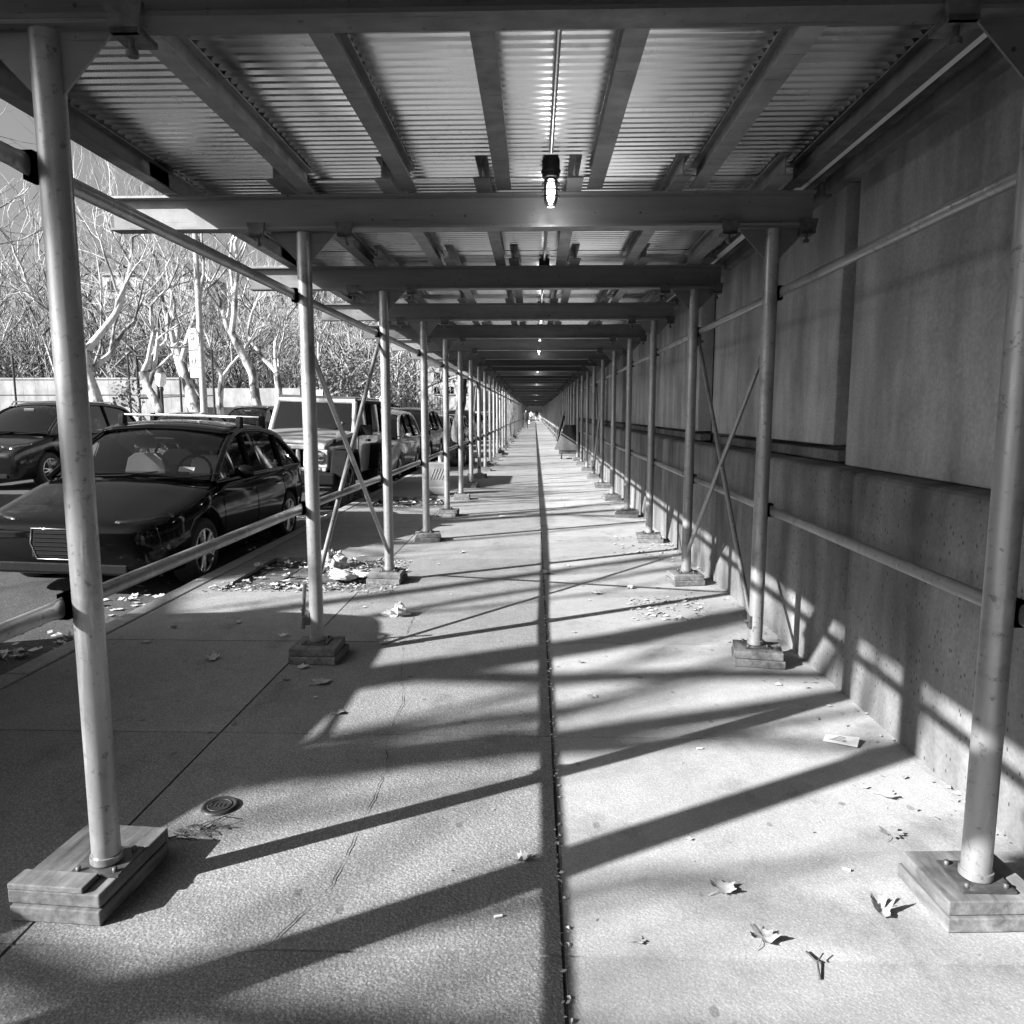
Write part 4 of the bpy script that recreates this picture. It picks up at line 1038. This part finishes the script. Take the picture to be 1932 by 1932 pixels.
# ---------------------------------------------------------------- things on the pavement
t = thing('valve_cover', 'round dark iron valve cover set in the left slab', 'valve cover', (-1.16, 2.607, .002))
b = MB(); b.lathe([(0, .006), (.052, .006), (.055, .009), (.062, .009), (.066, 0)], 32); b.build('lid', M['castiron'], t)
b = MB()
for a in range(5):
    x = -.032+.016*a; b.box(x-.004, x+.004, -.012, .012, .006, .0085)
b.lathe([(.040, .0062), (.040, .0088), (.044, .0088), (.044, .0062)], 24); b.build('raised_pattern', M['castiron'], t)
# weathered block among the posts
t = thing('concrete_block', 'grey weathered upright block with a cup on top beside the tree pit', 'block', (-1.72, 13.35, 0), R(6))
b = MB(); b.box(-.17, .17, -.13, .13, .14, .58); b.build('body', M['block'], t, bevel=.03, seg=3)
b = MB(); b.box(-.19, .19, -.15, .15, 0, .16); b.build('base', M['block'], t, bevel=.03)
b = MB()
for k in range(5): b.tube([(-.12+.05*k, -.131, .28), (-.04+.05*k if k < 4 else .14, -.131, .48 if k < 4 else .44)], .006, 5)
b.build('raised_ribs', M['block'], t)
b = MB(); b.lathe([(.035, 0), (.045, .13), (.048, .132), (.042, .12), (.0, .02)], 16); o = b.build('paper_cup', M['white']); o.location = (-1.66, 13.33, .582); tag(o, 'white paper cup standing on the weathered block', 'cup')
def blob(name, mat, loc, r_, label, cat_, seed, group=None, n=22, m=14, amp=.3, squash=.0):
    b = MB(); rgs = Vector((seed*3.1, seed*1.7, seed))
    b.ell((0, 0, 0), r_, n, m); vs_ = []
    for q in b.v:
        v_ = Vector(q); k = 1+amp*noise.noise(v_*(1.0/max(r_))+rgs)+amp*.9*(abs(noise.noise(v_*(2.2/max(r_))+rgs))-.2)+amp*.7*(abs(noise.noise(v_*(5/max(r_))+rgs))-.15); v_ = v_*k
        if v_.z < -r_[2]*.55: v_.z = -r_[2]*.55
        vs_.append((v_.x, v_.y, v_.z+r_[2]*.55))
    b.v = vs_; b.sm = [mat != M['leafpale'] and (i*7919) % 3 > 0 for i in range(len(b.f))]; o = b.build(name, mat); o.location = loc; return tag(o, label, cat_, group)
o = blob('trash_bag', M['bag'], (-1.93, 6.98, -.02), (.13, .10, .12), 'crumpled white plastic bag standing at the tree pit', 'bag', 3, None, 34, 22, .9)
o = blob('trash_bag', M['bag'], (-1.66, 6.52, 0), (.20, .09, .045), 'flattened white plastic bag lying beside the nearest whole street post', 'bag', 5, None, 34, 18, .9)
o = blob('crumpled_paper', M['leafpale'], (-.98, 5.27, 0), (.062, .045, .042), 'small crumpled pale paper lying alone on the left slab', 'paper', 8, None, 18, 12, 1.3)
o = blob('trash_bag', M['blackbag'], (-2.25, 20.6, -.02), (.35, .30, .42), 'black rubbish bag heaped at the foot of the dark street tree', 'bag', 11, 'black rubbish bags by the dark street tree')
o = blob('trash_bag', M['blackbag'], (-2.0, 21.4, -.02), (.30, .30, .33), 'smaller black rubbish bag behind the first one at the street tree', 'bag', 12, 'black rubbish bags by the dark street tree')
# bundle with folded umbrella by the wall
t = thing('covered_cart', 'grey tarpaulin bundle over a small cart with a folded umbrella, by the wall', 'cart', (1.12, 24.0, 0))
b = MB()
def tf(u, v): a = 2*math.pi*v; r_ = (.46-.30*u**1.4)*(1+.12*math.sin(5*a+3*u)); return (r_*math.cos(a), r_*math.sin(a)*.8, .28+.78*u)
b.grid(tf, 10, 30); b.build('tarpaulin', M['tarp'], t)
b = MB(); b.box(-.36, .36, -.28, .28, .16, .32); b.build('tray', M['greypaint'], t)
for s_ in (-1, 1):
    b = MB(); b.lathe([(0, -.02), (.11, -.02), (.11, .02), (0, .02)], 16, Matrix.Translation((s_*.28, -.22, .11)) @ Matrix.Rotation(math.pi/2, 4, 'Y')); b.build('wheel', M['rubber'], t)
b = MB(); b.tube([(-.42, -.1, .55), (-.22, -.05, 1.35)], [.03, .055], 8); b.tube([(-.22, -.05, 1.35), (-.17, -.04, 1.5)], .012, 6); b.build('umbrella', M['blackbag'], t)

# fallen leaves: lobed outline, curled
def leafmesh(seed, size=.07, curl=.5):
    rg2 = random.Random(seed); b = MB(); pts = []; K = 44
    for k in range(K):
        a = 2*math.pi*k/K; lob = .60+.40*abs(math.cos(2.5*(a-math.pi/2)))**.8
        if abs(a-1.5*math.pi) < .25: lob *= .55
        pts.append((a, lob*(1+.12*math.sin(11*a+seed))*rg2.uniform(.92, 1.05)))
    ca, sa = math.cos(rg2.uniform(0, 3)), math.sin(rg2.uniform(0, 3)); vs_ = []
    def P(x, y):
        u_ = x*ca+y*sa; q = x*sa-y*ca; z = curl*size*(u_*u_*.9+.5*max(0, q)**2+.12*math.sin(5*x+seed)*math.sin(4*y))
        return (x*size*(1-.25*curl*abs(u_)), y*size, z+.004)
    vs_.append(P(0, 0))
    for f in (.4, .75, 1.0):
        for a, l_ in pts: vs_.append(P(f*l_*math.cos(a), f*l_*math.sin(a)))
    fs = [(0, 1+k, 1+(k+1) % K) for k in range(K)]
    for j in (0, 1): fs += [(1+j*K+k, 1+(j+1)*K+k, 1+(j+1)*K+(k+1) % K, 1+j*K+(k+1) % K) for k in range(K)]
    b.add(vs_, fs, True); mz = min(v_[2] for v_ in b.v); b.v = [(x, y, z-mz+.004) for x, y, z in b.v]
    b.tube([(0, -size*.3, .006), (size*.15, -size*1.0, .008), (size*.1, -size*1.6, .004)], .0016, 4, False)
    return b
LM = []
for k in range(7):
    for mt in ('leaf', 'leafpale'):
        o = leafmesh(k+3, .044+.008*(k % 3), [.15, .3, .55, .2, .7, .4, .9][k]).build('fallen_leaf', M[mt], fix=False); LM.append((o, mt))
for o, _ in LM: COL.objects.unlink(o)
def leaf(x, y, k, lab, pale=False, s_=1., rz=None, grp='fallen plane leaves on the pavement', z=0):
    o = LM[2*(k % 7)+(1 if pale else 0)][0].copy(); COL.objects.link(o); o.location = (x, y, z+.001); o.rotation_euler = (0, 0, rnd.uniform(0, 6.28) if rz is None else rz); o.scale = (s_,)*3
    return tag(o, lab, 'leaf', grp)
big = [(.583, 2.17, 1, True, 1.0, 'large pale curled leaf alone in the sunlit right foreground'), (1.02, 2.08, 4, False, .95, 'broad mid-grey leaf near the right foreground edge'), (.64, 1.95, 2, False, .9, 'dark curled leaf lying on the nearest slab joint on the right'),
    (1.35, 2.76, 3, True, 1.1, 'pale leaf standing on edge near the right wall in the foreground'), (1.24, 2.5, 5, False, .85, 'thin curled brown leaf below the pale leaf near the wall'), (-2.055, 5.05, 6, False, 1.0, 'curled leaf in the car shadow near the kerb, upper one'),
    (-1.64, 4.77, 0, True, 1.0, 'flat pale leaf in the car shadow left of the nearest whole post'), (-1.911, 4.28, 2, False, 1.1, 'crumpled leaf on the shaded slab left of the nearest whole post'), (-2.466, 4.6, 0, False, .9, 'flat leaf lying on a joint near the kerb'),
    (-1.147, 3.91, 5, False, 1.1, 'dark curled leaf just in front of the nearest whole post'), (-1.36, 3.94, 4, True, .6, 'small white folded scrap of leaf in the shaded slab'), (-1.32, 4.15, 3, True, .9, 'broad leaf propped against the timber pad'),
    (.10, 6.73, 2, True, 1.2, 'crumpled pale leaf on the long joint in mid distance'), (.5, 5.98, 6, True, 1.4, 'large curled pale leaf on the right slab in mid distance'), (-.036, 2.3, 4, False, .6, 'small dark leaf at the near crossing of shadows'),
    (-.944, 3.5, 1, False, .8, 'curled leaf on the sunlit part of the left slab'), (.293, 1.93, 3, False, .5, 'small leaf on the nearest slab joint left of the dark curled leaf'), (.985, 2.79, 0, False, .6, 'small leaf at the edge of the broad shadow on the right'),
    (-1.37, 2.42, 6, False, .9, 'tangled leaf behind the near left timber pad'), (-.95, 4.62, 5, False, .8, 'leaf on the cross joint right of the nearest whole post'), (.9, 5.4, 1, False, .9, 'leaf on the right slab near the nearest wall side post'), (.3, 3.75, 5, False, .55, 'small dark leaf right of the long joint')]
for (x, y, k, pl_, s_, lab) in big:
    o = leaf(x, y, k, lab, pl_, s_*.88); o.scale.y *= rnd.uniform(.7, 1.0)
for k in range(34):
    y = rnd.uniform(2.0, 18); x = rnd.choice([rnd.uniform(-2.7, -.2), rnd.uniform(.2, 1.5)])
    leaf(x, y, k, 'small dry leaf scrap on the '+('left' if x < 0 else 'right')+' slabs', rnd.random() < .5, rnd.uniform(.25, .6))
for k in range(46):          # leaves in the near tree pit
    leaf(rnd.uniform(-2.65, -1.2), rnd.uniform(6.0, 7.5), k, 'dry leaf lying in the near tree pit', rnd.random() < .6, rnd.uniform(.5, 1.1), None, 'dry leaves in the near tree pit', .0)
for k in range(30):
    leaf(rnd.uniform(-3.6, -3.0), rnd.uniform(4.6, 6.4), k, 'dry leaf in the sunlit gutter in front of the black hatchback', rnd.random() < .7, rnd.uniform(.6, 1.2), None, 'leaves in the gutter', -.14)
# fine litter nobody could count
def litter(regions, n, name, lab, mat, smin, smax):
    b = MB(); rg3 = random.Random(len(name)+n)
    for k in range(n):
        x0, x1, y0, y1, z, pw = rg3.choice(regions); u_ = rg3.random()**pw
        x = x1-(x1-x0)*u_; y = rg3.uniform(y0, y1); s_ = rg3.uniform(smin, smax); a = rg3.uniform(0, 6.28); tl = rg3.uniform(-.5, .5)
        ux, uy = math.cos(a)*s_, math.sin(a)*s_; vx, vy = -math.sin(a)*s_*.5, math.cos(a)*s_*.5
        if x1 == 9: x = 0
        xx = x+(wx(y) if x1 > 1.5 else 0)
        b.add([(xx-ux, y-uy, z+.004), (xx+vx, y+vy, z+.006+abs(tl)*s_), (xx+ux, y+uy, z+.004+s_*.4*rg3.random()), (xx-vx, y-vy, z+.005)], [(0, 1, 2, 3)])
    o = b.build(name, M[mat], fix=False); kind(o, 'stuff', lab, 'litter')
litter([(1.25, 1.61, 2.0, 18, 0, 2.5)], 520, 'litter', 'scraps of leaf and grit gathered along the foot of the wall', 'leaf', .004, .022)
litter([(.9, 1.61, 7.6, 8.8, 0, 1.5), (.7, 1.3, 5.2, 5.9, 0, 1)], 300, 'litter', 'small heap of leaf scraps by the wall beyond the second post', 'leaf', .006, .03)
litter([(-2.7, -1.15, 5.95, 6.3, 0, 1), (-1.9, -1.2, 6.6, 7.3, 0, 1), (-2.6, -1.5, 6.1, 7.4, -.03, 1)], 1700, 'litter', 'chaff and leaf scraps round the near tree pit', 'leaf', .004, .024)
litter([(-2.6, -1.5, 11.6, 13, -.02, 1), (-2.7, -1.4, 24, 25.5, 0, 1)], 700, 'litter', 'leaf scraps in the farther tree pits', 'leaf', .01, .05)
litter([(-3.9, -2.98, 3, 70, -.13, .6)], 1500, 'litter', 'crushed leaves lying along the gutter', 'leafpale', .012, .05)
litter([(-2.8, 1.5, 1.5, 14, 0, 1)], 500, 'litter', 'grit and twig crumbs scattered over the pavement slabs', 'leaf', .003, .009)
litter([(.075, .10, 1.5, 12, .0, 1)], 420, 'litter', 'dry crumbs caught in the long pavement joint', 'leafpale', .003, .011)
# card, cigarette ends, twig
o = MB(); o.add([(-.07, -.035, .004), (.07, -.04, .006), (.075, .035, .022), (-.065, .04, .005)], [(0, 1, 2, 3)]); o = o.build('printed_card', M['paper'], solid=.001); o.location = (1.36, 3.24, .002); o.rotation_euler = (0, 0, -.45); tag(o, 'pale printed card lying on the slab near the wall', 'card')
b = MB()
for k in range(4): b.cbox((-.01+.004*k, -.02+.013*k, .0135+.001*k), (.07-.012*k, .003, .0006))
q = b.build('print_line', M['fence'], o)
for (x, y, a, lab) in ((-.10, 2.02, .3, 'white cigarette end on the sunlit left slab near the joint'), (1.0, 2.28, -.5, 'white cigarette end in the right foreground'), (.72, 3.15, .2, 'cigarette end on the right slab between the two shadow bars')):
    b = MB(); b.tube([(-.012, 0, .005), (.012, 0, .005)], .0042, 8); o = b.build('cigarette_end', M['paper']); o.location = (x, y, 0); o.rotation_euler = (0, 0, a); tag(o, lab, 'cigarette end', 'cigarette ends on the pavement')
b = MB(); b.tube([(0, 0, .004), (.01, .05, .012), (.0, .10, .005)], .003, 5); b.tube([(.01, .05, .012), (.035, .075, .02)], .002, 4); o = b.build('twig', M['barkdark']); o.location = (.74, 1.80, 0); tag(o, 'short forked twig at the bottom edge of the right slab', 'twig')
b = MB()
rg4 = random.Random(4)
for k in range(22):
    a = rg4.uniform(-.5, 1.1); L_ = rg4.uniform(.04, .14); x0, y0 = rg4.uniform(-.05, .08), rg4.uniform(-.04, .05)
    b.tube([(x0, y0, .003), (x0+L_*.5*math.cos(a), y0+L_*.5*math.sin(a), .004+L_*.25*rg4.random()), (x0+L_*math.cos(a), y0+L_*math.sin(a), .004)], .0017, 4, False)
o = b.build('dry_weed', M['barkdark'], fix=False); o.location = (-1.22, 2.42, 0); tag(o, 'tuft of dry dark twigs behind the near left timber pad', 'weed')
o = MB(); o.add([(-.06, -.03, .004), (.07, -.04, .01), (.05, .04, .006), (-.05, .035, .015)], [(0, 1, 2, 3)]); o = o.build('paper_scrap', M['paper'], solid=.001); o.location = (-.42, 10.5, 0); o.scale = (1.3, 1.3, 1); tag(o, 'flat white paper scrap far up the middle of the pavement', 'paper')

# ---------------------------------------------------------------- people at the far end
def person(loc, rz, label, coat, legs, stride=.25, h=1.72, arm=.1, bag=False):
    s_ = h/1.72; t = thing('person', label, 'person', loc, rz, 'people at the far end of the walkway')
    J = {'pel': (0, 0, .95), 'chest': (0, 0, 1.30), 'neck': (0, 0, 1.47), 'head': (0, -.01, 1.60), 'top': (0, 0, 1.69),
         'hl': (-.09, 0, .90), 'kl': (-.10, -stride*.5, .50), 'fl': (-.10, -stride, .07), 'tl': (-.10, -stride-.14, .04),
         'hr': (.09, 0, .90), 'kr': (.10, stride*.2, .50), 'fr': (.10, stride, .08), 'tr': (.10, stride-.13, .04),
         'sl': (-.18, 0, 1.40), 'el': (-.22, arm, 1.13), 'wl': (-.22, -.05+arm, .90), 'ml': (-.22, -.08+arm, .82),
         'sr': (.18, 0, 1.40), 'er': (.22, -arm, 1.13), 'wr': (.22, -.15-arm, .92), 'mr': (.22, -.2-arm, .86)}
    Rr = dict(pel=.13, chest=.14, neck=.055, head=.095, top=.06, hl=.09, hr=.09, kl=.06, kr=.06, fl=.045, fr=.045, tl=.035, tr=.035, sl=.07, sr=.07, el=.045, er=.045, wl=.03, wr=.03, ml=.035, mr=.035)
    E_ = [('pel', 'chest'), ('chest', 'neck'), ('neck', 'head'), ('head', 'top'), ('pel', 'hl'), ('hl', 'kl'), ('kl', 'fl'), ('fl', 'tl'), ('pel', 'hr'), ('hr', 'kr'), ('kr', 'fr'), ('fr', 'tr'), ('chest', 'sl'), ('sl', 'el'), ('el', 'wl'), ('wl', 'ml'), ('chest', 'sr'), ('sr', 'er'), ('er', 'wr'), ('wr', 'mr')]
    ks = list(J); me = bpy.data.meshes.new('body'); me.from_pydata([tuple(c*s_ for c in J[k]) for k in ks], [(ks.index(a_), ks.index(c_)) for a_, c_ in E_], [])
    me.materials.append(M[legs]); o = bpy.data.objects.new('body', me); COL.objects.link(o); o.parent = t
    sm = o.modifiers.new('skin', 'SKIN'); sm.use_smooth_shade = True; sv = me.skin_vertices[0].data
    for i, k in enumerate(ks): sv[i].radius = (Rr[k]*s_, Rr[k]*s_*.85)
    sv[0].use_root = True; o.modifiers.new('sub', 'SUBSURF').render_levels = 2
    b = MB(); b.lathe([(.15*s_, .78*s_), (.185*s_, .80*s_), (.165*s_, 1.05*s_), (.19*s_, 1.32*s_), (.16*s_, 1.42*s_), (.06*s_, 1.48*s_)], 18); b.v = [(x, y*.75, z) for x, y, z in b.v]
    for sd in ('l', 'r'): b.tube([Vector(J['s'+sd])*s_, Vector(J['e'+sd])*s_, Vector(J['w'+sd])*s_], [.075*s_, .06*s_, .048*s_], 10)
    b.build('coat', M[coat], t)
    b = MB(); b.ell((0, -.015*s_, 1.585*s_), (.078*s_, .092*s_, .112*s_), 14, 10); b.ell((0, -.11*s_, 1.575*s_), (.012*s_, .018*s_, .02*s_), 6, 4); b.build('face', M['skin'], t)
    b = MB(); b.ell((0, .02*s_, 1.625*s_), (.090*s_, .098*s_, .095*s_), 14, 10); b.build('hair', M['hair'], t)
    if bag:
        b = MB(); b.cbox((.27, -.1, .62), (.10, .30, .34)); o = b.build('carried_bag', M['white'], None, bevel=.02); o.location = loc; o.rotation_euler = (0, 0, rz); tag(o, 'white bag carried by the person on the left of the walkway', 'bag')
    return t
person((-.75, 66, 0), 0, 'person in a dark coat on the left, nearest of the people far off', 'coatdark', 'jeans', .28, 1.66, .1, True)
person((-.55, 118, 0), .2, 'person in a pale coat far off, left one of the distant pair', 'coatpale', 'coatdark', .2, 1.7)
person((.25, 112, 0), 0, 'person in a dark coat and pale trousers in the middle of the far end', 'coatdark', 'coatpale', .3, 1.75)
person((.95, 122, 0), 0, 'person in white at the far right of the tunnel end', 'coatpale', 'coatpale', .15, 1.72)
